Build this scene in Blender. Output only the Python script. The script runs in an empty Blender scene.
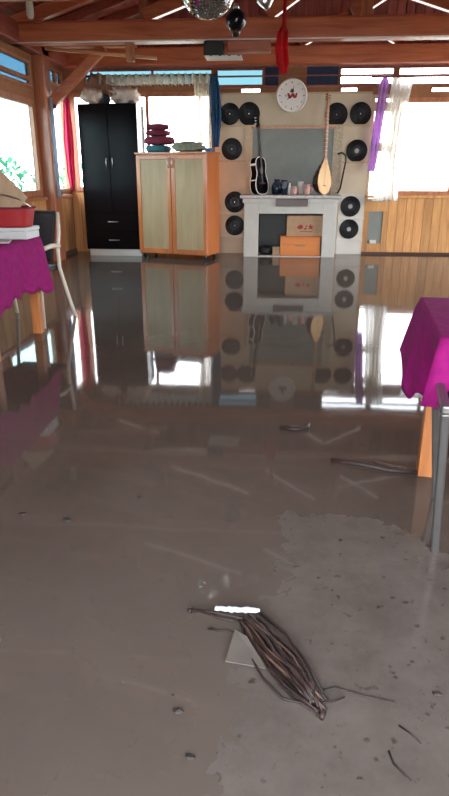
import bpy, math, random
from mathutils import Vector, Matrix
random.seed(7)
R = math.radians
scene = bpy.context.scene
COL = scene.collection

# ------------------------------------------------------------------ camera, sky, light, exposure
cam_d = bpy.data.cameras.new('camera'); cam = bpy.data.objects.new('camera', cam_d); COL.objects.link(cam)
cam_d.sensor_fit = 'VERTICAL'; cam_d.sensor_height = 36.0; cam_d.lens = 613 / 796 * 36
cam_d.clip_start = .02; cam_d.clip_end = 300
cam.location = (0, 0, 1.2); cam.rotation_euler = (R(70), 0, R(4.5))
scene.camera = cam

world = bpy.data.worlds.new('sky'); scene.world = world; world.use_nodes = True
wn = world.node_tree; wn.nodes.clear()
w_out = wn.nodes.new('ShaderNodeOutputWorld'); w_bg = wn.nodes.new('ShaderNodeBackground')
w_tc = wn.nodes.new('ShaderNodeTexCoord'); w_sep = wn.nodes.new('ShaderNodeSeparateXYZ'); w_rmp = wn.nodes.new('ShaderNodeValToRGB')
wn.links.new(w_tc.outputs['Generated'], w_sep.inputs[0]); wn.links.new(w_sep.outputs['Z'], w_rmp.inputs[0])
w_rmp.color_ramp.elements[0].position = 0.0; w_rmp.color_ramp.elements[0].color = (1.0, .975, .955, 1)
w_rmp.color_ramp.elements[1].position = .75; w_rmp.color_ramp.elements[1].color = (.74, .85, 1.0, 1)
wn.links.new(w_rmp.outputs[0], w_bg.inputs['Color']); wn.links.new(w_bg.outputs[0], w_out.inputs['Surface'])
w_bg.inputs['Strength'].default_value = 5.0
scene.view_settings.view_transform = 'Standard'; scene.view_settings.look = 'None'
scene.view_settings.gamma = 1; scene.view_settings.use_curve_mapping = False
scene.view_settings.exposure = 1.75
scene.cycles.use_denoising = True
scene.cycles.max_bounces = 10; scene.cycles.diffuse_bounces = 6; scene.cycles.transparent_max_bounces = 24
scene.cycles.sample_clamp_indirect = 12

XL, XR, YF, YB = -3.3, 5.3, -.75, 10.25          # room: left, right, front, back
ZF = -.06                                        # floor under the water (water surface is z = 0)
RX, EZ, SL = 1.0, 3.0, math.tan(R(17))           # ridge x, eave height, roof slope

def portal(loc, rot, sx, sy):                    # sampling helper for the daylight through a window
    l = bpy.data.lights.new('window_portal', 'AREA'); l.shape = 'RECTANGLE'; l.size = sx; l.size_y = sy
    l.cycles.is_portal = True
    o = bpy.data.objects.new('window_portal', l); COL.objects.link(o); o.location = loc; o.rotation_euler = rot
portal((-2.1, YB + .25, 1.85), (R(-90), 0, 0), 2.4, 1.9)
portal((3.35, YB + .25, 1.85), (R(-90), 0, 0), 3.9, 1.9)
portal((XL - .25, 7.75, 1.8), (R(90), 0, R(-90)), 5.2, 1.9)
portal((XR + .25, 8.1, 1.4), (R(90), 0, R(90)), 4.2, 2.8)
portal((.25, YF - .25, 1.4), (R(90), 0, 0), 3.5, 2.8)

# ------------------------------------------------------------------ materials
def lin(c):
    f = lambda v: (v / 12.92) if v <= .04045 else ((v + .055) / 1.055) ** 2.4
    return tuple(f(x / 255) for x in c) + (1,)
def newmat(name):
    m = bpy.data.materials.new(name); m.use_nodes = True
    return m, m.node_tree, m.node_tree.nodes['Principled BSDF']
def plain(name, c, rough=.5, metal=0, spec=.5, noise=.12, nscale=14, bump=0, trans=0):
    m, t, b = newmat(name); n = t.nodes; l = t.links
    b.inputs['Roughness'].default_value = rough; b.inputs['Metallic'].default_value = metal
    b.inputs['Specular IOR Level'].default_value = spec
    tc = n.new('ShaderNodeTexCoord'); nz = n.new('ShaderNodeTexNoise'); nz.inputs['Scale'].default_value = nscale; nz.inputs['Detail'].default_value = 4
    l.new(tc.outputs['Object'], nz.inputs['Vector'])
    rp = n.new('ShaderNodeValToRGB'); col = lin(c)
    rp.color_ramp.elements[0].position = .3; rp.color_ramp.elements[1].position = .7
    rp.color_ramp.elements[0].color = tuple(v * (1 - noise) for v in col[:3]) + (1,)
    rp.color_ramp.elements[1].color = tuple(min(1, v * (1 + noise)) for v in col[:3]) + (1,)
    l.new(nz.outputs['Fac'], rp.inputs[0]); l.new(rp.outputs[0], b.inputs['Base Color'])
    if bump:
        bp = n.new('ShaderNodeBump'); bp.inputs['Strength'].default_value = bump; bp.inputs['Distance'].default_value = .01
        l.new(nz.outputs['Fac'], bp.inputs['Height']); l.new(bp.outputs[0], b.inputs['Normal'])
    if trans:
        o = n['Material Output']; tr = n.new('ShaderNodeBsdfTranslucent'); mx = n.new('ShaderNodeMixShader'); mx.inputs[0].default_value = trans
        l.new(rp.outputs[0], tr.inputs['Color']); l.new(b.outputs[0], mx.inputs[1]); l.new(tr.outputs[0], mx.inputs[2]); l.new(mx.outputs[0], o.inputs['Surface'])
    return m
def wood(name, c1, c2, axis='Z', rough=.35, scale=9, coat=0):
    m, t, b = newmat(name); n = t.nodes; l = t.links
    b.inputs['Roughness'].default_value = rough; b.inputs['Coat Weight'].default_value = coat; b.inputs['Coat Roughness'].default_value = .12
    tc = n.new('ShaderNodeTexCoord'); oi = n.new('ShaderNodeObjectInfo'); ad = n.new('ShaderNodeVectorMath'); ad.operation = 'ADD'
    ml = n.new('ShaderNodeMath'); ml.operation = 'MULTIPLY'; ml.inputs[1].default_value = 37.0
    l.new(oi.outputs['Random'], ml.inputs[0]); l.new(tc.outputs['Object'], ad.inputs[0]); l.new(ml.outputs[0], ad.inputs[1])
    mp = n.new('ShaderNodeMapping'); s = [scale] * 3; s['XYZ'.index(axis)] = scale * .09; mp.inputs['Scale'].default_value = s
    l.new(ad.outputs[0], mp.inputs['Vector'])
    nz = n.new('ShaderNodeTexNoise'); nz.inputs['Scale'].default_value = 1.6; nz.inputs['Detail'].default_value = 6; nz.inputs['Roughness'].default_value = .65; nz.inputs['Distortion'].default_value = .7
    l.new(mp.outputs[0], nz.inputs['Vector'])
    rp = n.new('ShaderNodeValToRGB'); rp.color_ramp.elements[0].position = .32; rp.color_ramp.elements[1].position = .68
    rp.color_ramp.elements[0].color = lin(c1); rp.color_ramp.elements[1].color = lin(c2)
    l.new(nz.outputs['Fac'], rp.inputs[0])
    hs = n.new('ShaderNodeHueSaturation'); mr = n.new('ShaderNodeMapRange'); mr.inputs['To Min'].default_value = .82; mr.inputs['To Max'].default_value = 1.18
    l.new(oi.outputs['Random'], mr.inputs['Value']); l.new(mr.outputs[0], hs.inputs['Value']); l.new(rp.outputs[0], hs.inputs['Color'])
    l.new(hs.outputs[0], b.inputs['Base Color'])
    bp = n.new('ShaderNodeBump'); bp.inputs['Strength'].default_value = .15; bp.inputs['Distance'].default_value = .004
    l.new(nz.outputs['Fac'], bp.inputs['Height']); l.new(bp.outputs[0], b.inputs['Normal'])
    return m
def glass(name, tint):
    m, t, b = newmat(name); n = t.nodes; l = t.links; n.remove(b)
    tr = n.new('ShaderNodeBsdfTransparent'); tr.inputs['Color'].default_value = tint + (1,)
    gl = n.new('ShaderNodeBsdfGlossy'); gl.inputs['Roughness'].default_value = .02
    lw = n.new('ShaderNodeLayerWeight'); pw = n.new('ShaderNodeMath'); pw.operation = 'POWER'; pw.inputs[1].default_value = 5
    fr = n.new('ShaderNodeMath'); fr.operation = 'MULTIPLY_ADD'; fr.inputs[1].default_value = .9; fr.inputs[2].default_value = .03; mx = n.new('ShaderNodeMixShader')
    l.new(lw.outputs['Facing'], pw.inputs[0]); l.new(pw.outputs[0], fr.inputs[0]); l.new(fr.outputs[0], mx.inputs[0]); l.new(tr.outputs[0], mx.inputs[1]); l.new(gl.outputs[0], mx.inputs[2])
    l.new(mx.outputs[0], n['Material Output'].inputs['Surface'])
    return m
def lace(name, c, clear=.45):
    m, t, b = newmat(name); n = t.nodes; l = t.links; n.remove(b)
    df = n.new('ShaderNodeBsdfDiffuse'); df.inputs['Color'].default_value = lin(c)
    tl = n.new('ShaderNodeBsdfTranslucent'); tl.inputs['Color'].default_value = lin(c)
    tr = n.new('ShaderNodeBsdfTransparent')
    a = n.new('ShaderNodeMixShader'); a.inputs[0].default_value = .7
    l.new(df.outputs[0], a.inputs[1]); l.new(tl.outputs[0], a.inputs[2])
    tc = n.new('ShaderNodeTexCoord'); vo = n.new('ShaderNodeTexVoronoi'); vo.inputs['Scale'].default_value = 26
    l.new(tc.outputs['Object'], vo.inputs['Vector'])
    mr = n.new('ShaderNodeMapRange'); mr.inputs['From Max'].default_value = .6; mr.inputs['To Min'].default_value = clear + .15; mr.inputs['To Max'].default_value = max(0, clear - .15)
    l.new(vo.outputs['Distance'], mr.inputs['Value'])
    x = n.new('ShaderNodeMixShader'); l.new(mr.outputs[0], x.inputs[0]); l.new(a.outputs[0], x.inputs[1]); l.new(tr.outputs[0], x.inputs[2])
    l.new(x.outputs[0], n['Material Output'].inputs['Surface'])
    return m
M = {}
M['beam'] = wood('varnished_beam', (158, 80, 54), (204, 118, 80), 'X', .38, 7, .25)
M['post'] = wood('varnished_post', (140, 80, 54), (190, 118, 82), 'Z', .4, 7, .2)
M['roof'] = wood('roof_boards', (126, 58, 48), (168, 86, 68), 'Y', .4, 10, .2)
M['gable'] = wood('gable_boards', (138, 68, 66), (180, 102, 94), 'Z', .45, 10, .15)
M['pine'] = wood('pine_planks', (176, 118, 66), (214, 160, 100), 'Z', .42, 9, .2)
M['frame'] = wood('window_frame_wood', (150, 88, 58), (188, 122, 84), 'Z', .4, 9, .2)
M['redrail'] = wood('red_brown_rail', (120, 58, 50), (158, 86, 70), 'X', .42, 9, .15)
M['batten'] = wood('pale_batten', (176, 120, 76), (206, 152, 104), 'X', .5, 9)
M['tableleg'] = wood('table_leg_wood', (150, 86, 42), (186, 118, 66), 'Z', .4, 10, .2)
M['plaster'] = plain('cream_plaster', (206, 190, 166), .85, noise=.07, nscale=3, bump=.15)
M['wallwood'] = plain('wall_backing', (150, 100, 66), .8)
M['white'] = plain('white_paint', (204, 200, 192), .6, noise=.05, nscale=6)
M['creamtrim'] = plain('cream_trim', (196, 172, 140), .6, noise=.08)
M['glass'] = glass('clear_glass', (.96, .98, .99))
M['blueglass'] = glass('blue_tinted_glass', (.105, .18, .226))
M['cyanglass'] = glass('cyan_tinted_glass', (.15, .225, .245))
M['paleglass'] = glass('pale_green_tinted_glass', (.62, .76, .79))
M['black'] = plain('black_gloss', (13, 9, 12), .2, noise=.2, nscale=4, spec=.09)
M['blackmatt'] = plain('black_matt', (16, 16, 19), .5, noise=.2)
M['chrome'] = plain('brushed_metal', (190, 188, 186), .28, metal=1, noise=.06)
M['alu'] = plain('grey_aluminium', (128, 124, 122), .38, metal=.75, noise=.1)
M['conduit'] = plain('white_plastic', (236, 230, 226), .4, noise=.03)
ls_, lt_, lb_ = newmat('pale_glow_line'); lb_.inputs['Base Color'].default_value = (.85, .8, .78, 1)
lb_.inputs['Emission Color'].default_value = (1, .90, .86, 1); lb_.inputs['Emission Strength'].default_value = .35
M['strip'] = ls_  # thin pale lines along strut edges, emission added to make them show bright
M['cabframe'] = wood('cherry_veneer', (170, 92, 46), (198, 118, 64), 'Z', .32, 6, .15)
M['cabpanel'] = wood('pale_oak_panel', (158, 130, 94), (178, 150, 110), 'Z', .5, 7)
M['orange'] = wood('orange_chipboard', (196, 110, 48), (214, 132, 66), 'X', .5, 7)
M['cardboard'] = plain('cardboard', (186, 150, 118), .85, noise=.08)
M['redprint'] = plain('red_print', (160, 30, 36), .6, noise=.08)
M['greypanel'] = plain('grey_green_panel', (122, 126, 120), .45, noise=.1, nscale=5)
M['marble'] = plain('marbled_stone', (176, 168, 164), .3, noise=.25, nscale=20)
M['stone'] = plain('speckled_stone_strip', (184, 170, 148), .7, noise=.22, nscale=40, bump=.3)
M['darkwood'] = wood('dark_walnut', (52, 30, 26), (84, 50, 40), 'X', .35, 9)
M['vinyl'] = plain('vinyl_record', (13, 13, 17), .35, noise=.1, spec=.25)
M['vlabel'] = plain('record_label_grey', (150, 150, 150), .6)
M['vlabeld'] = plain('record_label_dark', (22, 22, 28), .5, spec=.2)
M['sazface'] = wood('spruce_soundboard', (214, 168, 106), (232, 190, 130), 'Z', .35, 7, .3)
M['sazbowl'] = wood('dark_bowl_staves', (46, 26, 20), (78, 44, 30), 'Z', .25, 7, .4)
M['sazneck'] = wood('saz_neck', (166, 112, 82), (198, 146, 112), 'Z', .35, 9, .2)
M['purple'] = plain('purple_cloth', (134, 20, 96), .85, spec=.15, noise=.16, nscale=24, bump=.1)
M['red'] = plain('red_cloth', (214, 40, 52), .8, noise=.12, trans=.5)
M['pink'] = plain('pink_cloth', (206, 64, 108), .8, noise=.12, trans=.4)
M['lilac'] = plain('lilac_cloth', (206, 166, 216), .8, noise=.15, trans=.5)
M['bluecloth'] = plain('blue_scarf', (58, 104, 150), .8, noise=.35, nscale=30, trans=.2)
M['lace'] = lace('white_lace', (250, 248, 244), .36)
M['sheer'] = lace('white_sheer', (245, 240, 230), .5)
M['maroon'] = plain('maroon_fabric', (104, 26, 50), .9, noise=.15)
M['teal'] = plain('teal_fabric', (46, 104, 116), .9, noise=.15)
M['greycloth'] = plain('grey_green_blanket', (128, 128, 112), .95, noise=.3, nscale=25)
M['bagpale'] = plain('pale_plastic_bag', (206, 190, 178), .6, noise=.2, nscale=12)
M['bagbrown'] = plain('brown_bundle', (150, 112, 90), .9, noise=.3, nscale=14)
M['navy'] = plain('navy_cloth', (38, 46, 72), .9, noise=.2)
M['beige'] = plain('beige_board', (190, 164, 136), .8, noise=.12)
M['foam'] = plain('white_foam', (204, 208, 208), .8, noise=.05)
M['paper'] = plain('white_paper', (220, 216, 214), .8, noise=.04)
M['bottle'] = plain('dark_green_glass', (28, 52, 44), .15, noise=.1)
M['cream'] = plain('cream_metal', (214, 204, 186), .4, noise=.05)
M['darkmesh'] = plain('dark_mesh_fabric', (44, 38, 40), .7, noise=.2, nscale=60)
M['darkred'] = plain('dark_red_paint', (84, 34, 32), .4)
M['pipe'] = plain('pale_blue_pipe', (150, 164, 186), .35)
M['twig'] = wood('wet_twig', (24, 15, 12), (56, 36, 29), 'Y', .6, 30)
M['twiglight'] = wood('wet_twig_light', (70, 48, 38), (104, 76, 62), 'Y', .6, 30)
M['debris'] = plain('wet_debris', (52, 42, 36), .6, noise=.3, nscale=60)
M['sheet'] = plain('grey_plastic_scrap', (104, 95, 87), .3, noise=.12)
M['pot'] = plain('dark_blue_glaze', (34, 48, 66), .25, noise=.2)
M['cup'] = plain('white_ceramic', (224, 218, 212), .3, noise=.04)
M['cuppink'] = plain('pinkish_ceramic', (206, 160, 150), .4, noise=.15)
M['mirror'] = plain('mirror_tile', (225, 225, 222), .06, metal=1, noise=.02)
M['ballglass'] = plain('black_lamp_glass', (10, 16, 26), .08, noise=.1)
M['bulb'] = plain('white_lamp_glass', (226, 226, 206), .3, noise=.03)
M['leaf'] = plain('shrub_leaf', (70, 128, 84), .6, noise=.3, nscale=3, trans=.35)
M['stem'] = plain('shrub_stem', (90, 70, 52), .8)
M['ground'] = plain('outdoor_ground', (150, 148, 130), .9, noise=.15, nscale=.6)

def water_mat():
    m, t, b = newmat('muddy_water'); n = t.nodes; l = t.links; n.remove(b)
    tc = n.new('ShaderNodeTexCoord')
    nz = n.new('ShaderNodeTexNoise'); nz.inputs['Scale'].default_value = .9; nz.inputs['Detail'].default_value = 6; nz.inputs['Distortion'].default_value = .6
    l.new(tc.outputs['Object'], nz.inputs['Vector'])
    rp = n.new('ShaderNodeValToRGB'); rp.color_ramp.elements[0].position = .3; rp.color_ramp.elements[1].position = .75
    rp.color_ramp.elements[0].color = lin((101, 87, 77)); rp.color_ramp.elements[1].color = lin((119, 105, 95))
    l.new(nz.outputs['Fac'], rp.inputs[0])
    w = n.new('ShaderNodeTexNoise'); w.inputs['Scale'].default_value = 2.2; w.inputs['Detail'].default_value = 2
    l.new(tc.outputs['Object'], w.inputs['Vector'])
    bp = n.new('ShaderNodeBump'); bp.inputs['Strength'].default_value = .1; bp.inputs['Distance'].default_value = .008
    l.new(w.outputs['Fac'], bp.inputs['Height'])
    df = n.new('ShaderNodeBsdfDiffuse'); l.new(rp.outputs[0], df.inputs['Color'])
    tr = n.new('ShaderNodeBsdfTransparent'); tr.inputs['Color'].default_value = (.93, .90, .87, 1)
    tb = n.new('ShaderNodeMixShader'); tb.inputs[0].default_value = .25; l.new(df.outputs[0], tb.inputs[1]); l.new(tr.outputs[0], tb.inputs[2])
    gl = n.new('ShaderNodeBsdfGlossy'); gl.inputs['Roughness'].default_value = .045; l.new(bp.outputs[0], gl.inputs['Normal'])
    fr = n.new('ShaderNodeFresnel'); fr.inputs['IOR'].default_value = 1.5; l.new(bp.outputs[0], fr.inputs['Normal'])
    mx = n.new('ShaderNodeMixShader'); l.new(fr.outputs[0], mx.inputs[0]); l.new(tb.outputs[0], mx.inputs[1]); l.new(gl.outputs[0], mx.inputs[2])
    l.new(mx.outputs[0], n['Material Output'].inputs['Surface'])
    return m
M['water'] = water_mat()
def mud_mat():
    m, t, b = newmat('wet_silt'); n = t.nodes; l = t.links
    tc = n.new('ShaderNodeTexCoord')
    nz = n.new('ShaderNodeTexNoise'); nz.inputs['Scale'].default_value = 5; nz.inputs['Detail'].default_value = 10; nz.inputs['Roughness'].default_value = .7
    l.new(tc.outputs['Object'], nz.inputs['Vector'])
    rp = n.new('ShaderNodeValToRGB'); rp.color_ramp.elements[0].position = .3; rp.color_ramp.elements[1].position = .7
    rp.color_ramp.elements[0].color = lin((88, 78, 71)); rp.color_ramp.elements[1].color = lin((109, 98, 90))
    l.new(nz.outputs['Fac'], rp.inputs[0])
    # dark specks of grit
    sp = n.new('ShaderNodeTexNoise'); sp.inputs['Scale'].default_value = 26; sp.inputs['Detail'].default_value = 3
    l.new(tc.outputs['Object'], sp.inputs['Vector'])
    sr = n.new('ShaderNodeValToRGB'); sr.color_ramp.elements[0].position = .64; sr.color_ramp.elements[1].position = .74
    l.new(sp.outputs['Fac'], sr.inputs[0])
    mx = n.new('ShaderNodeMix'); mx.data_type = 'RGBA'; mx.inputs['B'].default_value = lin((62, 52, 46))
    l.new(sr.outputs[0], mx.inputs['Factor']); l.new(rp.outputs[0], mx.inputs['A']); l.new(mx.outputs['Result'], b.inputs['Base Color'])
    b.inputs['Roughness'].default_value = .16; b.inputs['Specular IOR Level'].default_value = .35
    bp = n.new('ShaderNodeBump'); bp.inputs['Strength'].default_value = .25; bp.inputs['Distance'].default_value = .004
    l.new(nz.outputs['Fac'], bp.inputs['Height']); l.new(bp.outputs[0], b.inputs['Normal'])
    return m
M['mud'] = mud_mat()

# ------------------------------------------------------------------ helpers
class MB:
    def __init__(s): s.v = []; s.f = []
    def add(s, vs, fs, mat=None):
        k = len(s.v)
        s.v += [tuple(mat @ Vector(v)) if mat else tuple(v) for v in vs]
        s.f += [tuple(i + k for i in f) for f in fs]
        return s
    def box(s, c, d, mat=None):
        x, y, z = (q / 2 for q in d)
        vs = [(c[0] + a * x, c[1] + b * y, c[2] + e * z) for a in (-1, 1) for b in (-1, 1) for e in (-1, 1)]
        return s.add(vs, [(0, 1, 3, 2), (4, 6, 7, 5), (0, 4, 5, 1), (2, 3, 7, 6), (0, 2, 6, 4), (1, 5, 7, 3)], mat)
    def span(s, a, b, mat=None):
        return s.box([(p + q) / 2 for p, q in zip(a, b)], [abs(q - p) for p, q in zip(a, b)], mat)
    def bar(s, p, q, w, h, up=(0, 0, 1)):
        p, q = Vector(p), Vector(q); d = (q - p).normalized(); u = Vector(up)
        sx = d.cross(u).normalized(); u = sx.cross(d).normalized()
        vs = [e + sx * (a * w / 2) + u * (b * h / 2) for e in (p, q) for a, b in ((-1, -1), (1, -1), (1, 1), (-1, 1))]
        return s.add(vs, [(0, 3, 2, 1), (4, 5, 6, 7)] + [(i, (i + 1) % 4, 4 + (i + 1) % 4, 4 + i) for i in range(4)])
    def tube(s, pts, r, n=8, caps=True):
        pts = [Vector(p) for p in pts]; m = len(pts); rs = r if isinstance(r, (list, tuple)) else [r] * m
        prev = None; vs = []
        for i, p in enumerate(pts):
            d = (pts[min(i + 1, m - 1)] - pts[max(i - 1, 0)]).normalized()
            if prev is None: prev = d.orthogonal().normalized()
            prev = (prev - d * prev.dot(d)).normalized(); b = d.cross(prev)
            vs += [p + (prev * math.cos(2 * math.pi * k / n) + b * math.sin(2 * math.pi * k / n)) * rs[i] for k in range(n)]
        fs = [(i * n + k, i * n + (k + 1) % n, (i + 1) * n + (k + 1) % n, (i + 1) * n + k) for i in range(m - 1) for k in range(n)]
        if caps: fs += [tuple(range(n - 1, -1, -1)), tuple((m - 1) * n + k for k in range(n))]
        return s.add(vs, fs)
    def lathe(s, prof, n=24, mat=None):          # profile of (r, z) about local z
        vs = []; m = len(prof)
        for r, z in prof: vs += [(r * math.cos(2 * math.pi * k / n), r * math.sin(2 * math.pi * k / n), z) for k in range(n)]
        fs = [(i * n + k, i * n + (k + 1) % n, (i + 1) * n + (k + 1) % n, (i + 1) * n + k) for i in range(m - 1) for k in range(n)]
        fs += [tuple(range(n - 1, -1, -1)), tuple((m - 1) * n + k for k in range(n))]
        return s.add(vs, fs, mat)
    def prism(s, out, d0, d1, mat=None):         # outline of (x, z), from y = d0 to y = d1
        n = len(out); vs = [(x, d0, z) for x, z in out] + [(x, d1, z) for x, z in out]
        fs = [tuple(range(n)), tuple(range(2 * n - 1, n - 1, -1))] + [(i, n + i, n + (i + 1) % n, (i + 1) % n) for i in range(n)]
        return s.add(vs, fs, mat)
    def grid(s, nu, nv, fn, closed=False):
        vs = [fn(u / (nu if closed else nu - 1), v / (nv - 1)) for v in range(nv) for u in range(nu)]
        fs = [(v * nu + u, v * nu + (u + 1) % nu, (v + 1) * nu + (u + 1) % nu, (v + 1) * nu + u) for v in range(nv - 1) for u in range(nu if closed else nu - 1)]
        return s.add(vs, fs)
    def mesh(s, name, mat, smooth=False):
        me = bpy.data.meshes.new(name); me.from_pydata(s.v, [], s.f); me.materials.append(mat)
        import bmesh
        b = bmesh.new(); b.from_mesh(me); bmesh.ops.recalc_face_normals(b, faces=b.faces); b.to_mesh(me); b.free()
        if smooth:
            for p in me.polygons: p.use_smooth = True
        return me
    def build(s, name, mat, parent=None, smooth=False, bevel=0, thick=0, loc=None, rot=None):
        o = bpy.data.objects.new(name, s.mesh(name, mat, smooth)); COL.objects.link(o)
        if parent: o.parent = parent
        if loc: o.location = loc
        if rot: o.rotation_euler = rot
        if thick:
            q = o.modifiers.new('thickness', 'SOLIDIFY'); q.thickness = thick; q.offset = 0
        if bevel:
            q = o.modifiers.new('bevel', 'BEVEL'); q.width = bevel; q.segments = 2; q.limit_method = 'ANGLE'
        return o
def tag(o, label=None, cat=None, group=None, kind=None):
    for k, v in (('label', label), ('category', cat), ('group', group), ('kind', kind)):
        if v: o[k] = v
    return o
def thing(name, label, cat, loc=(0, 0, 0), rotz=0, group=None, kind=None):
    o = bpy.data.objects.new(name, None); COL.objects.link(o); o.empty_display_size = .1
    o.location = loc; o.rotation_euler = (0, 0, rotz)
    return tag(o, label, cat, group, kind)
def inst(me, name, parent, loc, rot=(0, 0, 0), scale=None):
    o = bpy.data.objects.new(name, me); COL.objects.link(o); o.parent = parent; o.location = loc; o.rotation_euler = rot
    if scale: o.scale = scale
    return o
def roofz(x): return EZ + SL * ((RX - XL) - abs(x - RX))

# ------------------------------------------------------------------ floor, water, silt, ground outside
tag(MB().span((XL - .15, YF - .15, ZF - .1), (XR + .15, YB + .15, ZF)).build('floor', M['mud']), 'silt covered floor under the flood water', kind='structure')
tag(MB().add([(XL, YF, 0), (XR, YF, 0), (XR, YB, 0), (XL, YB, 0)], [(0, 1, 2, 3)]).build('flood_water', M['water']),
    'still brown muddy flood water covering the whole floor', 'water', kind='stuff')
gr = MB()
gr.add([(-60, -60, -.3), (60, -60, -.3), (60, 60, -.3), (-60, 60, -.3)], [(0, 1, 2, 3)])
tag(gr.build('outdoor_ground', M['ground']), 'pale open ground outside the windows', kind='structure')

from mathutils import noise as NZ
def silt_h(x, y):
    # the silt comes up on the right of a line through (-.14, .9) and (-.06, 1.35) and fades out beyond y = 2.5
    edge = x - (-.14 + (y - .9) * .18) + .05 * NZ.noise((x * 1.3, y * 2.1, 3)) + .02 * NZ.noise((x * 8, y * 8, 1))
    a = max(-1, min(1, edge / .35)); b = max(-1, min(1, (1.95 - y + .5 * NZ.noise((x * 2, y * 2, 5)) + .12 * NZ.noise((x * 9, y * 9, 8))) / .8))
    h = .0040 * min(a, b) + .0010 * NZ.noise((x * 6, y * 6, 0)) + .0008 * NZ.noise((x * 19, y * 19, 2)) + .0005 * NZ.noise((x * 55, y * 55, 2))
    return h - .0004
sb = MB(); sb.grid(230, 230, lambda u, v: (-.6 + u * 3.0, .1 + v * 2.9, silt_h(-.6 + u * 3.0, .1 + v * 2.9)))
tag(sb.build('silt_bank', M['mud'], smooth=True), 'grey brown wet silt bank rising just above the water in the foreground', 'mud', kind='stuff')

# ------------------------------------------------------------------ walls and windows
def place(side, u, d, z):                         # u along the wall, d outwards, z up
    if side == 'back': return (u, YB + d, z)
    if side == 'left': return (XL - d, u, z)
    if side == 'right': return (XR + d, u, z)
    return (u, YF - d, z)
def wbox(mb, side, u0, u1, d0, d1, z0, z1): return mb.span(place(side, u0, d0, z0), place(side, u1, d1, z1))
def wall(side, u0, u1, z0, z1, opens, mat):
    T = .06 if side == 'left' else .12
    mb = MB(); us = sorted({u0, u1, *[o[0] for o in opens], *[o[1] for o in opens]}); zs = sorted({z0, z1, *[o[2] for o in opens], *[o[3] for o in opens]})
    for a, b in zip(us, us[1:]):
        run = None
        for c, d in zip(zs, zs[1:]):
            mu, mz = (a + b) / 2, (c + d) / 2
            if not any(o[0] < mu < o[1] and o[2] < mz < o[3] for o in opens):
                if run and abs(run[1] - c) < 1e-6: run[1] = d
                else:
                    if run: wbox(mb, side, a, b, 0, T, *run)
                    run = [c, d]
            elif run: wbox(mb, side, a, b, 0, T, *run); run = None
        if run: wbox(mb, side, a, b, 0, T, *run)
    return tag(mb.build('wall_' + side, mat), kind='structure')
WN = [0]
def window(side, u0, u1, z0, z1, label, mull=(), rails=(), fw=.06, glassmat='glass', fmat='frame', mw=.05, rw=.04):
    WN[0] += 1
    root = tag(thing('window_%d' % WN[0], label, None), kind='structure')
    for a, b in ((u0, u0 + fw), (u1 - fw, u1)): wbox(MB(), side, a, b, -.02, .05, z0, z1).build('window_frame', M[fmat], root, bevel=.006)
    for a, b in ((z0, z0 + fw), (z1 - fw, z1)): wbox(MB(), side, u0 + fw, u1 - fw, -.018, .048, a, b).build('window_frame', M[fmat], root, bevel=.006)
    for m_ in mull: wbox(MB(), side, m_ - mw / 2, m_ + mw / 2, -.015, .045, z0 + fw, z1 - fw).build('mullion', M[fmat], root, bevel=.005)
    es = [u0 + fw] + list(mull) + [u1 - fw]
    for r_ in rails: wbox(MB(), side, u0 + fw, u1 - fw, -.01, .042, r_ - rw / 2, r_ + rw / 2).build('glazing_bar', M[fmat], root)
    gm = glassmat if isinstance(glassmat, (list, tuple)) else [glassmat] * (len(es) - 1)
    for (a, b), g in zip(zip(es, es[1:]), gm):
        wbox(MB(), side, a, b, .022, .028, z0 + fw, z1 - fw).build('pane', M[g], root)
    return root
# back wall: window bay on the left, plastered fireplace bay, window bay on the right
OB = [(-3.2, -.98, .95, 2.39), (-2.95, -.98, 2.47, 2.70), (-.93, -.22, 2.45, 2.69), (-.56, -.26, 2.36, 2.425), (.90, 1.70, 2.45, 2.69), (.93, 1.18, 2.36, 2.425), (2.25, 3.4, 2.345, 2.415), (1.40, 1.76, .80, 2.32), (1.78, 5.2, .90, 2.28), (1.75, 5.2, 2.44, 2.69)]
wall('back', XL, XR, ZF, EZ - .04, OB, M['wallwood'])
window('back', -3.2, -.98, .95, 2.39, 'wide back window behind the wardrobe and cherry cabinet', (-2.62, -2.0, -1.18), (), .07)
window('back', -2.95, -.98, 2.47, 2.70, 'cyan transom above the wide back window', (-1.9,), (2.60,), .025, 'cyanglass', 'redrail', .03, .014)
window('back', -.93, -.22, 2.45, 2.69, 'cyan transom above the left records', (), (2.585,), .022, 'cyanglass', 'redrail', .03, .018)
window('back', -.56, -.26, 2.36, 2.425, 'little low light left of the clock', (), (), .01, 'glass', 'redrail')
window('back', .90, 1.70, 2.45, 2.69, 'pale transom above the right records', (), (2.575,), .022, 'glass', 'redrail', .03, .02)
window('back', .93, 1.18, 2.36, 2.425, 'little low light right of the clock', (), (), .01, 'glass', 'redrail')
window('back', 2.25, 3.4, 2.345, 2.415, 'little low light above the large right window', (), (), .01, 'glass', 'redrail')
window('back', 1.40, 1.76, .80, 2.32, 'narrow window behind the lace curtain', (), (1.60, 2.16), .05, 'glass', 'creamtrim', .05, .13)
window('back', 1.78, 5.2, .90, 2.28, 'large bright window on the right of the back wall', (2.68, 3.55, 4.4), (), .07)
window('back', 1.75, 5.2, 2.44, 2.69, 'pale transom above the large right window', (2.6, 3.5, 4.4), (2.57,), .022, 'glass', 'redrail', .05, .035)
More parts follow.
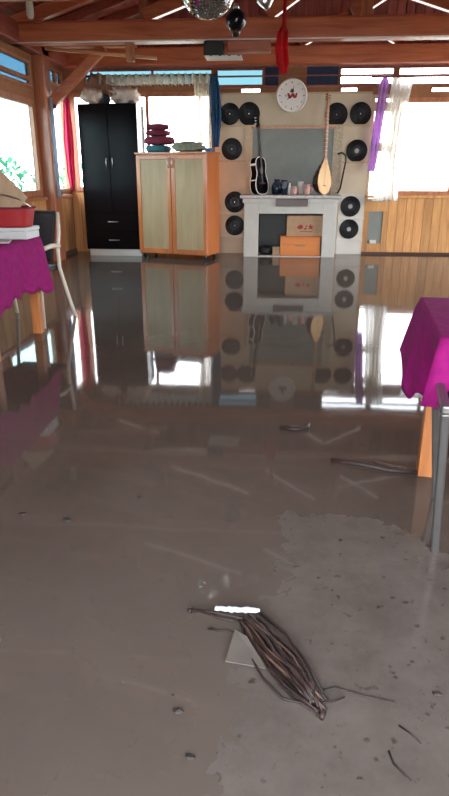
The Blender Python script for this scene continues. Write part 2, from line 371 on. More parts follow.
# left wall
LA = [(a, a + 1.72) for a in (7.20, 5.27)]
OL = [(a, b, .92, 2.15) for a, b in LA] + [(a, b, 2.29, 2.62) for a, b in LA] + [(9.36, 10.22, .95, 2.32), (9.36, 10.22, 2.44, 2.66)]
wall('left', YF, YB, ZF, EZ - .04, OL, M['wallwood'])
for i, (a, b) in enumerate(LA):
    window('left', a, b, .92, 2.15, 'tall left wall window number %d from the wooden post' % (i + 1), (), (), .08, 'paleglass')
    window('left', a, b, 2.29, 2.62, 'blue transom number %d from the wooden post on the left wall' % (i + 1), (), (2.40,), .04, 'blueglass', rw=.05)
window('left', 9.36, 10.22, .95, 2.32, 'narrow left wall window behind the pink drape', (), (), .05, 'glass')
window('left', 9.36, 10.22, 2.44, 2.66, 'small blue transom in the left corner', (9.95,), (), .03, 'blueglass')
# right and front walls, out of the frame, glazing added and sized for the daylight it lets in
RA = [(a, a + 1.72) for a in (8.2, 6.27)]
wall('right', YF, YB, ZF, EZ - .04, [(a, b, .05, 2.75) for a, b in RA], M['wallwood'])
for i, (a, b) in enumerate(RA): window('right', a, b, .05, 2.75, 'added unseen glazed opening number %d from the back on the right wall' % (i + 1), (), (), .08)
FA = [(-1.5, .2), (.3, 2.0)]
wall('front', XL, XR, ZF, EZ - .04, [(a, b, .05, 2.75) for a, b in FA], M['wallwood'])
for i, (a, b) in enumerate(FA): window('front', a, b, .05, 2.75, 'front window number %d from the left wall' % (i + 1), ((a + b) / 2,), (), .08)

# plaster facing of the fireplace bay
pl = thing('wall_facing', 'cream plaster facing of the fireplace bay', None, kind='structure')
MB().span((-.95, YB - .03, ZF), (1.40, YB, 2.36)).build('plaster', M['plaster'], pl)
for x0, x1, z in ((-.95, 1.40, 1.90), (-.95, -.40, 1.40), (1.0, 1.40, 1.38), (-.95, -.47, .62), (-.95, -.47, .27), (1.0, 1.40, .555), (1.0, 1.40, .22), (-.95, 1.4, 2.345)):
    MB().span((x0, YB - .055, z - .014), (x1, YB - .03, z + .014)).build('trim_strip', M['creamtrim'] if z > 1 else M['white'], pl)
for x0, x1, z0, z1 in ((1.0, 1.38, .235, .54), (1.0, 1.38, .57, .92), (1.0, 1.38, ZF, .205)):
    MB().span((x0, YB - .04, z0), (x1, YB - .03, z1)).build('white_panel', M['white'], pl)
MB().span((.86, YB - .06, .92), (1.0, YB - .03, 1.885)).build('stone_strip', M['stone'], pl)
MB().span((-.47, YB - .06, .92), (-.37, YB - .03, 1.885)).build('stone_strip', M['creamtrim'], pl)

wh = MB().span((-.37, YB - .05, .92), (.86, YB - .03, 1.885)).build('chimney_panel', M['greypanel'], pl)
MB().span((-.39, YB - .065, 1.86), (.88, YB - .05, 1.89)).build('panel_frame', M['frame'], wh)

for x0, x1 in ((-.20, .0), (.42, .88)):
    MB().span((x0, YB - .02, 2.46), (x1, YB, 2.70)).build('dark_panel', M['navy'], pl)
MB().span((-.95, YB - .045, 2.575), (1.76, YB - .025, 2.592)).build('rail', M['redrail'], pl)
MB().span((-.95, YB - .05, 2.425), (1.76, YB, 2.448)).build('rail', M['redrail'], pl)

# wainscot planks (pine), shared mesh
def planks(name, side, u0, u1, z0, z1, w, mat, parent, gap=.006, rnd=.003):
    n = round((u1 - u0) / w); w = (u1 - u0) / n
    horizontal = side in ('back', 'front')
    d = (w - gap, .018, z1 - z0) if horizontal else (.018, w - gap, z1 - z0)
    me = MB().box((0, 0, 0), d).mesh(name, mat)
    for i in range(n):
        o = inst(me, name, parent, place(side, u0 + (i + .5) * w, -.009 - random.random() * rnd, (z0 + z1) / 2))
wr = thing('wall_wainscot', 'pine board wainscot under the large right window', None, kind='structure')
planks('plank', 'back', 1.78, 4.9, ZF, .86, .135, M['pine'], wr)
planks('plank', 'back', 1.40, 1.78, .66, .80, .38, M['pine'], wr)
planks('plank', 'back', 1.70, 1.78, ZF, .66, .08, M['pine'], wr)
planks('plank', 'back', 1.40, 1.48, ZF, .66, .08, M['pine'], wr)
planks('plank', 'back', 1.48, 1.70, ZF, .17, .22, M['pine'], wr)
MB().span((1.40, YB - .05, .86), (4.9, YB, .90)).build('sill_board', M['pine'], wr, bevel=.005)
MB().span((1.40, YB - .035, ZF), (4.9, YB - .018, .035)).build('skirting', M['darkwood'], wr)
nf = tag(thing('wall_niche', 'grey recessed hatch in the wainscot by the lilac scarf', None), kind='structure')
MB().span((1.48, YB - .006, .17), (1.70, YB - .001, .66)).build('back_panel', M['greypanel'], nf)
tag(MB().span((1.52, YB - .05, .17), (1.62, YB - .008, .225)).build('white_block', M['white'], None, bevel=.006), 'small white block lying in the grey hatch', 'block')
wl = thing('wall_wainscot', 'pine board wainscot under the left windows', None, kind='structure')
planks('plank', 'left', 4.6, 10.2, ZF, .86, .16, M['pine'], wl)
wbox(MB(), 'left', 4.6, 10.2, -.05, 0, .86, .91).build('sill_board', M['frame'], wl, bevel=.005)
wbox(MB(), 'left', 4.6, 10.2, -.04, -.02, ZF, .06).build('skirting', M['darkwood'], wl)
wb = thing('wall_wainscot', 'pine board wainscot behind the wardrobe', None, kind='structure')
planks('plank', 'back', -3.28, -.96, ZF, .93, .14, M['pine'], wb)

# ------------------------------------------------------------------ roof
roof = thing('ceiling', 'red brown board ceiling of the pitched roof', None, kind='structure')
SLEN = (RX - XL) / math.cos(math.atan(SL)); nb = 33; bw = SLEN / nb
me = MB().box((0, 0, 0), (bw - .006, YB - YF + .3, .02)).mesh('roof_board', M['roof'])
for sgn in (-1, 1):
    for i in range(nb):
        x = RX + sgn * (i + .5) * bw * math.cos(math.atan(SL)); z = roofz(x) + .012 + random.random() * .004
        inst(me, 'roof_board', roof, (x, (YB + YF) / 2, z), (0, sgn * math.atan(SL), 0))
rd = MB()
for sgn in (-1, 1):
    x1 = RX + sgn * (RX - XL + .6); z1 = EZ - SL * .6
    rd.add([(RX, YF - .4, roofz(RX) + .05), (x1, YF - .4, z1 + .05), (x1, YB + .4, z1 + .05), (RX, YB + .4, roofz(RX) + .05)], [(0, 1, 2, 3)])
rd.build('roof_deck', M['roof'], roof, thick=.02)
for yy, nm in ((YB + .02, 'wall_gable_back'), (YF - .02, 'wall_gable_front')):
    g = thing(nm, 'vertical board gable', None, kind='structure')
    s_ = 1 if yy > 0 else -1
    MB().prism([(XL - .15, EZ - .04), (XR + .15, EZ - .04), (XR + .15, roofz(XR + .15)), (RX, roofz(RX)), (XL - .15, roofz(XL - .15))], yy, yy + s_ * .1).build('gable_panel', M['gable'], g)
    if s_ > 0:
        n = 66; w = (XR - XL) / n
        for i in range(n):
            x = XL + (i + .5) * w; zt = min(roofz(x - w / 2), roofz(x + w / 2)) - .005
            MB().span((x - w / 2 + .007, YB - .02 - .012 * random.random(), EZ - .3), (x + w / 2 - .007, YB + .019, zt)).build('gable_board', M['gable'], g)
# wall plate beam on the back wall, side plates
tag(MB().span((XL, YB - .20, 2.715), (XR, YB, 2.955)).build('trim_1', M['beam'], bevel=.02), 'thick varnished beam along the top of the back wall', kind='structure')
tag(MB().span((XL, YF, 2.70), (XL + .16, YB - .2, 2.94)).build('trim_2', M['roof'], bevel=.015), 'wall plate along the left wall', kind='structure')
tag(MB().span((XR - .16, YF, 2.70), (XR, YB - .2, 2.94)).build('trim_3', M['roof'], bevel=.015), 'wall plate along the right wall', kind='structure')

def truss(yt, k):
    t = thing('roof_truss', 'varnished roof truss number %d from the back wall' % k, None, (0, yt, 0), kind='structure')
    MB().span((XL, -.11, 2.70), (XR, .11, 2.935)).build('tie_beam', M['beam'], t, bevel=.03)
    for s_ in (-1, 1):
        x0 = RX + s_ * (RX - XL - .02)
        MB().bar((x0, 0, roofz(x0) - .09), (RX, 0, roofz(RX) - .09), .10, .15, (0, 0, 1)).build('rafter', M['beam'], t, bevel=.01)
    MB().span((RX - .07, -.07, 2.93), (RX + .07, .07, roofz(RX) - .1)).build('king_post', M['post'], t, bevel=.01)
    for xp in (-1.62, 3.6):
        MB().span((xp - .05, -.06, 2.93), (xp + .05, .06, roofz(xp) - .12)).build('queen_post', M['post'], t, bevel=.008)
    for a, b in (((-.15, 2.97), (.68, 3.50)), ((.84, 2.97), (1.62, 3.43)), ((2.0, 3.02), (1.05, 3.31)), ((-1.62, 2.98), (-.30, 3.42)), ((3.5, 2.98), (2.6, 3.5))):
        d = Vector((b[0] - a[0], 0, b[1] - a[1])).normalized(); lo = Vector((d.z, 0, -d.x)) * (.08 if d.x > 0 else -.08)
        s = MB().bar((a[0], -.02, a[1]), (b[0], -.02, b[1]), .09, .15, (0, 0, 1)).build('strut', M['beam'], t, bevel=.008)
        MB().tube([Vector((a[0], -.06, a[1])) + lo, Vector((b[0], -.06, b[1])) + lo], .010, 6).build('glow_line', M['strip'], s, True)
    MB().tube([(XL + .05, -.115, 2.705), (XR - .1, -.115, 2.705)], .008, 6).build('conduit', M['conduit'], t, True)
    return t
TY = (8.35, 6.3, 4.25, 2.2, .15)
for k, y in enumerate(TY): truss(y, k + 1)
# loose rafters between the trusses
rme = {}
rf = thing('ceiling_rafters', 'common rafters under the roof boards', None, kind='structure')
y = YB - .55
while y > YF:
    if min(abs(y - q) for q in TY) > .2:
        for s_ in (-1, 1):
            x0 = RX + s_ * (RX - XL - .02)
            MB().bar((x0, y, roofz(x0) - .06), (RX, y, roofz(RX) - .06), .07, .10).build('rafter', M['roof'], rf, bevel=.006)
    y -= .68
gs = thing('gable_struts', 'pair of struts against the back gable', None, (0, YB - .1, 0), kind='structure')
for a, b in (((.30, 2.98), (.96, 3.34)), ((1.72, 2.98), (1.04, 3.34)), ((-2.9, 2.98), (-2.0, 3.25))):
    d = Vector((b[0] - a[0], 0, b[1] - a[1])).normalized(); lo = Vector((d.z, 0, -d.x)) * (.06 if d.x > 0 else -.06)
    q = MB().bar((a[0], 0, a[1]), (b[0], 0, b[1]), .08, .11).build('strut', M['beam'], gs, bevel=.008)
    MB().tube([Vector((a[0], -.045, a[1])) + lo, Vector((b[0], -.045, b[1])) + lo], .010, 6).build('glow_line', M['strip'], q, True)
# post and knee brace on the left wall
pp = thing('wall_post', 'wooden post with knee brace on the left wall', None, (XL + .1, 9.14, 0), kind='structure')
MB().span((-.1, -.13, ZF), (.06, .13, 3.0)).build('post', M['post'], pp, bevel=.015)
MB().bar((.03, 0, 2.08), (.86, 0, 2.80), .11, .13).build('knee_brace', M['beam'], pp, bevel=.012)
MB().span((-.05, -.08, 2.80), (1.3, .08, 2.98)).build('cap_beam', M['beam'], pp, bevel=.012)
tag(MB().bar((-3.1, 9.02, 2.775), (-1.62, 9.10, 2.655), .05, .035).build('trim_4', M['batten']), 'pale slanting batten below the beams', kind='structure')
tag(MB().tube([(XL + .19, 9.10, .9), (XL + .19, 9.10, 2.2)], .028, 10).build('water_pipe', M['pipe'], smooth=True), 'pale blue grey pipe running down the left wooden post', 'pipe')
tag(MB().span((-1.86, 8.3, 2.5), (-1.76, 8.4, 2.70)).build('trim_5', M['post'], bevel=.01), 'short post stub below the beam', kind='structure')

# ------------------------------------------------------------------ wardrobe
def rbox(name, a, b, mat, parent, bev=.004): return MB().span(a, b).build(name, mat, parent, bevel=bev)
wd = thing('wardrobe', 'tall black gloss wardrobe with two doors and two drawers in the corner', 'wardrobe', (-2.49, 9.69, 0), R(-1))
W2 = .44
rbox('carcass', (-W2, .02, .10), (W2, .50, 2.18), M['black'], wd)
rbox('plinth', (-W2 + .03, .03, ZF), (W2 - .02, .48, .10), M['white'], wd)
for s_ in (-1, 1):
    d = rbox('door', (min(s_ * .003, s_ * W2), 0, .66), (max(s_ * .003, s_ * W2), .02, 2.175), M['black'], wd)
    MB().tube([(s_ * .045, 0, 1.30), (s_ * .045, -.025, 1.31), (s_ * .05, -.028, 1.37), (s_ * .045, -.025, 1.43), (s_ * .045, 0, 1.44)], .007, 8).build('handle', M['chrome'], d, True)
for z0, z1 in ((.385, .652), (.11, .377)):
    d = rbox('drawer', (-W2, 0, z0), (W2, .02, z1), M['black'], wd)
    zc = (z0 + z1) / 2
    MB().tube([(-.08, 0, zc), (-.075, -.025, zc), (.075, -.025, zc), (.08, 0, zc)], .008, 8).build('handle', M['chrome'], d, True)

def lump(name, c, d, mat, label=None, cat=None, group=None, seed=0, parent=None, amp=.25, fr=3.0, flat=True):
    mb = MB(); n, m = 28, 16
    def fn(u, v):
        a = 2 * math.pi * u; t = math.pi * v - math.pi / 2
        p = Vector((math.cos(a) * math.cos(t), math.sin(a) * math.cos(t), math.sin(t)))
        q = Vector([math.copysign(abs(k) ** .7, k) for k in p])
        r = 1 + amp * NZ.noise(p * fr + Vector((seed * 3.1, 0, 0))) + amp * .5 * NZ.noise(p * fr * 2.7 + Vector((0, seed, 0)))
        z = q.z * r * d[2] / 2
        if flat: z = max(z, -d[2] / 2)
        return (c[0] + q.x * r * d[0] / 2, c[1] + q.y * r * d[1] / 2, c[2] + d[2] / 2 + z)
    mb.grid(n, m, fn, closed=True)
    o = mb.build(name, mat, parent, smooth=True)
    return tag(o, label, cat, group)
zt = 2.185
lump('cloth_bundle', (-2.68, 10.0, zt), (.32, .24, .40), M['bagbrown'], 'brown cloth bundle heaped highest on the black wardrobe', 'bundle', 'bundles on the wardrobe', 1, amp=.5)
lump('plastic_bag', (-2.72, 9.78, zt), (.30, .15, .19), M['bagpale'], 'pale crumpled bag at the left end of the wardrobe top', 'bag', 'bundles on the wardrobe', 2, amp=.5)
lump('plastic_bag', (-2.25, 9.90, zt), (.38, .34, .22), M['bagpale'], 'pale crumpled bag at the right end of the wardrobe top', 'bag', 'bundles on the wardrobe', 3, amp=.55)
lump('cloth_bundle', (-2.50, 9.78, zt), (.09, .12, .12), M['navy'], 'dark navy cloth tucked between the bags on the wardrobe', 'bundle', 'bundles on the wardrobe', 4)

# ------------------------------------------------------------------ cherry cabinet with pale doors (turned away from the wall)
ca = thing('cabinet', 'cherry framed two door cabinet with pale panels standing on castors', 'cabinet', (-.98, 9.20, 0), R(-17))
CW, CD, CZ = 1.13, .48, 1.51
rbox('carcass', (-CW, .022, .07), (0, CD, CZ - .03), M['cabframe'], ca)
rbox('top_board', (-CW - .015, -.01, CZ - .03), (.015, CD + .01, CZ), M['cabframe'], ca)
for k in (0, 1):
    x0 = -CW + k * CW / 2; x1 = x0 + CW / 2
    d = rbox('door', (x0 + .004, .008, .08), (x1 - .004, .022, CZ - .04), M['cabframe'], ca)
    rbox('panel', (x0 + .07, .004, .15), (x1 - .06, .008, CZ - .10), M['cabpanel'], d, .002)
    for a, b in (((x0 + .006, -.004, .082), (x0 + .07, .008, CZ - .042)), ((x1 - .06, -.004, .082), (x1 - .006, .008, CZ - .042)),
                 ((x0 + .07, -.004, .082), (x1 - .06, .008, .15)), ((x0 + .07, -.004, CZ - .10), (x1 - .06, .008, CZ - .042))):
        rbox('door_frame', a, b, M['cabframe'], d, .004)
    xs = -CW / 2 + (-.03 if k == 0 else .03)
    MB().tube([(xs, -.004, 1.30), (xs, -.03, 1.315), (xs, -.03, 1.41), (xs, -.004, 1.425)], .008, 8).build('handle', M['chrome'], d, True)
for x in (-CW + .06, -.06):
    for y_ in (.06, CD - .06):
        w_ = MB().lathe([(.006, -.014), (.034, -.014), (.036, 0), (.034, .014), (.006, .014)], 16, Matrix.Translation((x, y_, .035)) @ Matrix.Rotation(R(90), 4, 'Y')).build('castor', M['blackmatt'], ca, True)
        MB().span((x - .02, y_ - .02, .045), (x + .02, y_ + .02, .07)).build('fork', M['chrome'], w_)
def oncab(x, y_): return Matrix.Rotation(R(-17), 4, 'Z') @ Vector((x, y_, 0)) + Vector((-.98, 9.20, CZ))
def cushion(name, c, d, rz, mat, label, cat, seed):
    mb = MB()
    def fn(u, v):
        a = 2 * math.pi * u; t = math.pi * v - math.pi / 2
        p = [math.cos(a) * math.cos(t), math.sin(a) * math.cos(t), math.sin(t)]
        q = [math.copysign(abs(k) ** .45, k) for k in p]
        w = 1 + .06 * NZ.noise((p[0] * 2 + seed, p[1] * 2, p[2] * 2))
        return (q[0] * d[0] / 2 * w, q[1] * d[1] / 2 * w, d[2] / 2 + math.copysign(abs(p[2]) ** .6, p[2]) * d[2] / 2)
    mb.grid(32, 13, fn, closed=True)
    return tag(mb.build(name, mat, smooth=True, loc=c, rot=(0, 0, rz)), label, cat, 'textiles on the cherry cabinet')
p = oncab(-.86, .22)
cushion('folded_cloth', tuple(p), (.34, .30, .10), R(-12), M['teal'], 'folded teal cloth at the bottom of the stack on the cabinet', 'cloth', 1)
p.z += .102; p.x += .02; cushion('cushion', tuple(p), (.40, .32, .12), R(-24), M['maroon'], 'wide maroon cushion in the middle of the stack on the cabinet', 'cushion', 2)
p.z += .121; p.x -= .02; cushion('cushion', tuple(p), (.33, .28, .08), R(-16), M['maroon'], 'flat maroon cushion second from the top of the cabinet stack', 'cushion', 3)
p.z += .081; cushion('cushion', tuple(p), (.29, .26, .085), R(-30), M['maroon'], 'small maroon cushion on top of the cabinet stack', 'cushion', 4)
p = oncab(-.38, .22); lump('blanket', tuple(p), (.46, .34, .14), M['greycloth'], 'crumpled grey green blanket on the right of the cabinet top', 'blanket', 'textiles on the cherry cabinet', 6, amp=.3)
p = oncab(-.055, .26); cushion('folded_cloth', tuple(p), (.10, .2, .05), R(-20), M['bluecloth'], 'small folded blue cloth at the right edge of the cabinet top', 'cloth', 8)

# ------------------------------------------------------------------ fireplace
fp = thing('fireplace', 'white painted fireplace surround with marbled mantel shelf', 'fireplace', (.23, 9.76, 0))
FD = YB - .035 - 9.76
rbox('pier', (-.70, 0, ZF), (-.48, FD, .84), M['white'], fp, .006)
rbox('pier', (.50, 0, ZF), (.70, FD, .84), M['white'], fp, .006)
rbox('lintel', (-.48, 0, .645), (.50, FD, .84), M['white'], fp, .004)
rbox('frieze', (-.72, -.015, .80), (.72, FD, .865), M['white'], fp, .006)
rbox('mantel_shelf', (-.76, -.05, .865), (.76, FD, .915), M['marble'], fp, .01)
rbox('firebox_back', (-.48, FD - .02, ZF), (.50, FD, .645), M['blackmatt'], fp)
rbox('hearth', (-.48, 0, ZF), (.50, FD - .02, .012), M['white'], fp)
rbox('plaque', (-.22, -.035, .755), (.26, -.002, .86), M['darkwood'], fp, .006)
bx = thing('drawer_box', 'orange wooden drawer box standing in the fireplace', 'box', (.405, 9.80, .012))
rbox('body', (-.31, 0, 0), (.31, .34, .295), M['orange'], bx)
rbox('drawer_front', (-.305, -.014, .012), (.305, 0, .285), M['orange'], bx)
MB().tube([(-.06, -.012, .17), (-.05, -.03, .16), (.05, -.03, .16), (.06, -.012, .17)], .006, 8).build('handle', M['chrome'], bx, True)
cb = thing('cardboard_box', 'cardboard box with red print on top of the orange drawer box', 'box', (.465, 9.84, .308))
rbox('carton', (-.275, 0, 0), (.275, .30, .30), M['cardboard'], cb)
rbox('flap', (-.27, .005, .30), (-.01, .295, .304), M['cardboard'], cb, .001)
rbox('flap', (.0, .005, .30), (.27, .295, .306), M['cardboard'], cb, .001)
def flat(name, out, y0, y1, mat, parent): return MB().prism(out, y0, y1).build(name, mat, parent)
pr_ = [[(-.12, .13), (-.08, .17), (-.04, .17), (-.02, .14), (-.04, .11), (-.09, .105)], [(.0, .12), (.045, .15), (.0, .175), (.02, .15)], [(.05, .15), (.075, .155), (.085, .19), (.10, .155), (.14, .15), (.11, .13), (.13, .095), (.09, .115), (.06, .10), (.075, .13)], [(-.01, .1), (.03, .1), (.035, .12), (-.01, .12)]]
for o_ in pr_: flat('printed_mark', o_, -.002, .001, M['redprint'], cb)
flat('printed_mark', [(-.07, .065), (.12, .065), (.12, .072), (-.07, .072)], -.002, .001, M['blackmatt'], cb)
lump('firewood_lump', (-.12, 9.94, .012), (.20, .16, .14), M['blackmatt'], 'dark charred lump in the left of the fireplace', 'firewood', None, 9)
tag(MB().span((-.02, 9.84, .012), (.09, 9.94, .14)).build('small_carton', M['beige'], bevel=.004), 'small pale carton left of the orange drawer box in the fireplace', 'box')

# records on the wall
def record(x, z, r, light, label):
    t = thing('vinyl_record', label, 'record', (x, YB - (.045 if z > 1 else .052), z), 0, 'records on the fireplace wall')
    rot = Matrix.Rotation(R(90), 4, 'X'); prof = [(.004, 0)]
    prof += [(r, 0), (r + .001, .003), (r, .006)]
    q = r - .004
    while q > r * .42: prof += [(q, .0075), (q - .006, .0062)]; q -= .013
    prof += [(r * .36, .006), (.004, .006)]
    MB().lathe(prof, 40, rot).build('disc', M['vinyl'], t)
    MB().lathe([(.006, .0062), (r * (.22 if light else .30), .0062), (r * (.22 if light else .30), .008), (.006, .008)], 28, rot).build('centre_label', M['vlabel' if light else 'vlabeld'], t)
    MB().lathe([(.0, .008), (.007, .008), (.007, .012), (.0, .012)], 10, rot).build('nail', M['chrome'], t)
for a in ((-.722, 2.07, .155, 0, 'black record at the far left of the top row'), (-.43, 2.07, .165, 0, 'black record behind the guitar head'),
          (-.69, 1.575, .16, 0, 'single black record on the wall left of the guitar neck'), (-.64, .795, .16, 0, 'black record left of the mantel end'),
          (-.636, .435, .155, 0, 'lowest black record left of the fireplace pier'), (.885, 2.05, .165, 0, 'black record behind the long lute neck'),
          (1.24, 2.06, .16, 0, 'black record at the right end of the top row beside the lilac scarf'), (1.22, 1.545, .16, 1, 'single black record with grey centre right of the stone strip'),
          (1.18, .735, .155, 1, 'upper black record with grey centre on the white panel'), (1.18, .39, .15, 1, 'lower black record with grey centre on the white panel')): record(*a)

# clock
ck = thing('wall_clock', 'round white wall clock with red emblem above the mantel', 'clock', (.205, YB - .056, 2.31))
rot = Matrix.Rotation(R(90), 4, 'X')
MB().lathe([(.0, 0), (.225, 0), (.235, .02), (.225, .04), (.205, .04), (.20, .022), (0, .022)], 48, rot).build('case', M['conduit'], ck, True)
dl = MB().lathe([(0, .022), (.2, .022), (.2, .025), (0, .025)], 48, rot).build('dial', M['conduit'], ck)
for k in range(12):
    a = k * math.pi / 6; L = .028 if k % 3 == 0 else .016
    MB().bar((math.sin(a) * .165, -.026, math.cos(a) * .165), (math.sin(a) * (.165 + L), -.026, math.cos(a) * (.165 + L)), .010, .004, (0, 1, 0)).build('hour_mark', M['blackmatt'], dl)
for out in ([(-.03, .05), (-.01, .09), (.02, .095), (.035, .06), (.01, .035)],):
    flat('emblem', out, -.028, -.025, M['darkred'], dl)
for out in ([(-.07, .03), (-.04, .035), (-.02, .0), (0, .03), (.03, .035), (.05, .0), (.06, .04), (.085, .03), (.07, -.03), (.03, -.035), (.01, -.01), (-.02, -.04), (-.05, -.03)], [(-.10, .0), (-.075, .01), (-.08, -.02)]):
    flat('emblem', out, -.028, -.025, M['redprint'], dl)
MB().bar((0, -.032, -.02), (.03, -.032, .13), .006, .003, (0, 1, 0)).build('minute_hand', M['blackmatt'], ck)
MB().bar((0, -.030, -.02), (-.07, -.030, -.05), .009, .003, (0, 1, 0)).build('hour_hand', M['blackmatt'], ck)

# ------------------------------------------------------------------ guitar on the mantel
MZ = .916
gt = thing('guitar', 'black acoustic guitar with white edging leaning on the left of the mantel', 'guitar', (-.235, 9.90, MZ), R(60))
tilt = Matrix.Rotation(R(-6), 4, 'X')
GH = [(0, .0), (.12, .01), (.175, .07), (.185, .14), (.16, .22), (.125, .285), (.122, .33), (.142, .40), (.138, .47), (.10, .52), (.03, .535)]
def smooth2(pts, it=2):
    for _ in range(it):
        q = [pts[0]]
        for a, b in zip(pts, pts[1:]): q += [(a[0] * .75 + b[0] * .25, a[1] * .75 + b[1] * .25), (a[0] * .25 + b[0] * .75, a[1] * .25 + b[1] * .75)]
        pts = q + [pts[-1]]
    return pts
half = smooth2(GH); outl = half + [(-x, z) for x, z in reversed(half) if x > 1e-4]
MB().prism(outl, -.05, .05, tilt).build('body', M['black'], gt, bevel=.004)
for yy in (-.05, .05):
    MB().tube([tilt @ Vector((x, yy, z)) for x, z in outl + outl[:1]], .007, 6).build('edging', M['conduit'], gt, True)
for zc in (.20, .43):
    wv = [x for x, z in half if abs(z - zc) < .03]; w_ = sum(wv) / len(wv)
    for s_ in (-1, 1): MB().box((s_ * (w_ + .001), 0, zc), (.006, .10, .03), tilt).build('side_clip', M['conduit'], gt)
MB().lathe([(0, 0), (.052, 0), (.052, .002), (0, .002)], 28, tilt @ Matrix.Translation((0, -.0515, .345)) @ Matrix.Rotation(R(90), 4, 'X')).build('sound_hole', M['darkwood'], gt)
MB().box((0, -.056, .16), (.15, .012, .025), tilt).build('bridge', M['darkwood'], gt)
MB().box((0, -.045, .72), (.052, .022, .46), tilt).build('neck', M['darkwood'], gt)
MB().box((0, -.058, .66), (.05, .006, .58), tilt).build('fretboard', M['blackmatt'], gt)
hd = MB().prism([(-.028, .94), (.028, .94), (.042, .98), (.036, 1.11), (0, 1.12), (-.036, 1.11), (-.042, .98)], -.052, -.034, tilt).build('headstock', M['black'], gt)
for s_ in (-1, 1):
    for k in range(3): MB().box((s_ * .052, -.043, .995 + k * .04), (.028, .012, .016), tilt).build('tuning_peg', M['chrome'], hd)
for k in range(6): MB().tube([tilt @ Vector((-.02 + k * .008, -.064, .16)), tilt @ Vector((-.016 + k * .0065, -.063, .95))], .0012, 4).build('string', M['chrome'], gt)

# long-necked lute
sz = thing('long_necked_lute', 'long necked lute with pale soundboard and dark bowl on the mantel', 'lute', (.735, 9.93, MZ), R(46))
lt = Matrix.Rotation(R(-5), 4, 'X') @ Matrix.Rotation(R(6), 4, 'Y')
SZp = [(.0, 0.0), (.02, .056), (.08, .125), (.16, .153), (.24, .15), (.32, .125), (.40, .088), (.47, .050), (.54, .022)]   # height, half width
def sw(h):
    for (a, wa), (b, wb) in zip(SZp, SZp[1:]):
        if a <= h <= b:
            t = (h - a) / (b - a); t = t * t * (3 - 2 * t) if a > .05 else math.sqrt(t); return wa + (wb - wa) * t
    return .022
hs_ = [0, .004, .01, .02, .04, .07] + [.1 + .02 * i for i in range(23)]
def bowl(u, v):
    h = hs_[round(v * (len(hs_) - 1))]; w = max(sw(h), .001); a = math.pi * u
    return tuple(lt @ Vector((math.cos(a) * w, math.sin(a) * w * 1.3, h)))
MB().grid(19, len(hs_), bowl).build('bowl', M['sazbowl'], sz, True)
face = [(max(sw(h), .001), h) for h in hs_]; face += [(-x, h) for x, h in reversed(face)]
MB().prism(face, -.006, .001, lt).build('soundboard', M['sazface'], sz)
MB().tube([lt @ Vector((x, -.003, h)) for x, h in face], .005, 6).build('edging', M['sazneck'], sz, True)
MB().box((0, .006, .93), (.042, .028, .86), lt).build('neck', M['sazneck'], sz, bevel=.005)
for k in range(12): MB().box((0, .005, .58 + .055 * k), (.045, .031, .004), lt).build('fret', M['conduit'], sz)
hd = MB().box((0, .012, 1.38), (.034, .022, .12), lt).build('headstock', M['sazneck'], sz, bevel=.004)
for s_ in (-1, 1):
    for k in range(3): MB().tube([lt @ Vector((s_ * .012, .01, 1.335 + k * .035)), lt @ Vector((s_ * .05, .01, 1.34 + k * .035))], [.005, .009], 8).build('tuning_peg', M['darkwood'], hd, True)
MB().box((0, -.011, .13), (.06, .012, .008), lt).build('bridge', M['darkwood'], sz)
for k in range(3): MB().tube([lt @ Vector((-.008 + k * .008, -.02, .13)), lt @ Vector((-.006 + k * .006, -.012, 1.34))], .001, 4).build('string', M['chrome'], sz)
# things on the mantel
def pot(name, x, y_, prof, mat, label, cat, group=None, handle=None):
    t = thing(name, label, cat, (x, y_, MZ), 0, group)
    MB().lathe(prof, 24).build('body', mat, t, True)
    if handle: MB().tube([(handle, 0, .10), (handle + .03, 0, .10), (handle + .035, 0, .06), (handle + .01, 0, .03)], .006, 8).build('handle', mat, t, True)
    return t
pot('vase', .02, 10.08, [(.03, 0), (.07, .01), (.085, .07), (.075, .14), (.04, .19), (.05, .22), (.046, .22), (.035, .19), (.0, .1)], M['pot'], 'round dark vase right beside the guitar', 'vase')
pot('vase', .13, 9.92, [(.03, 0), (.05, .01), (.055, .10), (.04, .17), (.05, .21), (.046, .21), (.0, .1)], M['pot'], 'slim dark blue vase between the round vase and the white jug', 'vase')
pot('jug', .215, 9.90, [(.02, 0), (.03, .01), (.026, .08), (.015, .15), (.018, .17), (.0, .165)], M['cup'], 'slim white ceramic bottle in the middle of the mantel', 'bottle')
pot('cup', .28, 9.86, [(.03, 0), (.042, .01), (.05, .12), (.046, .12), (.0, .02)], M['cuppink'], 'pinkish cup left of the tall white cup on the mantel', 'cup', None, .045)
pot('cup', .38, 9.97, [(.03, 0), (.045, .01), (.05, .19), (.046, .19), (.0, .02)], M['cup'], 'tall white cup in the mantel group', 'cup', None, .046)
pot('cup', .475, 9.86, [(.03, 0), (.044, .01), (.052, .15), (.048, .15), (.0, .02)], M['cuppink'], 'pinkish cup nearest the lute on the mantel', 'cup', None, .047)
tag(MB().tube([(.93, 10.14, 1.50), (.99, 10.14, 1.52), (1.05, 10.14, 1.48), (1.06, 10.14, 1.40), (1.03, 10.15, 1.2), (1.0, 10.16, 1.0), (.96, 10.16, .93)], .014, 8).build('strap', M['blackmatt'], smooth=True), 'dark curved strap hanging on the stone strip behind the lute', 'strap')

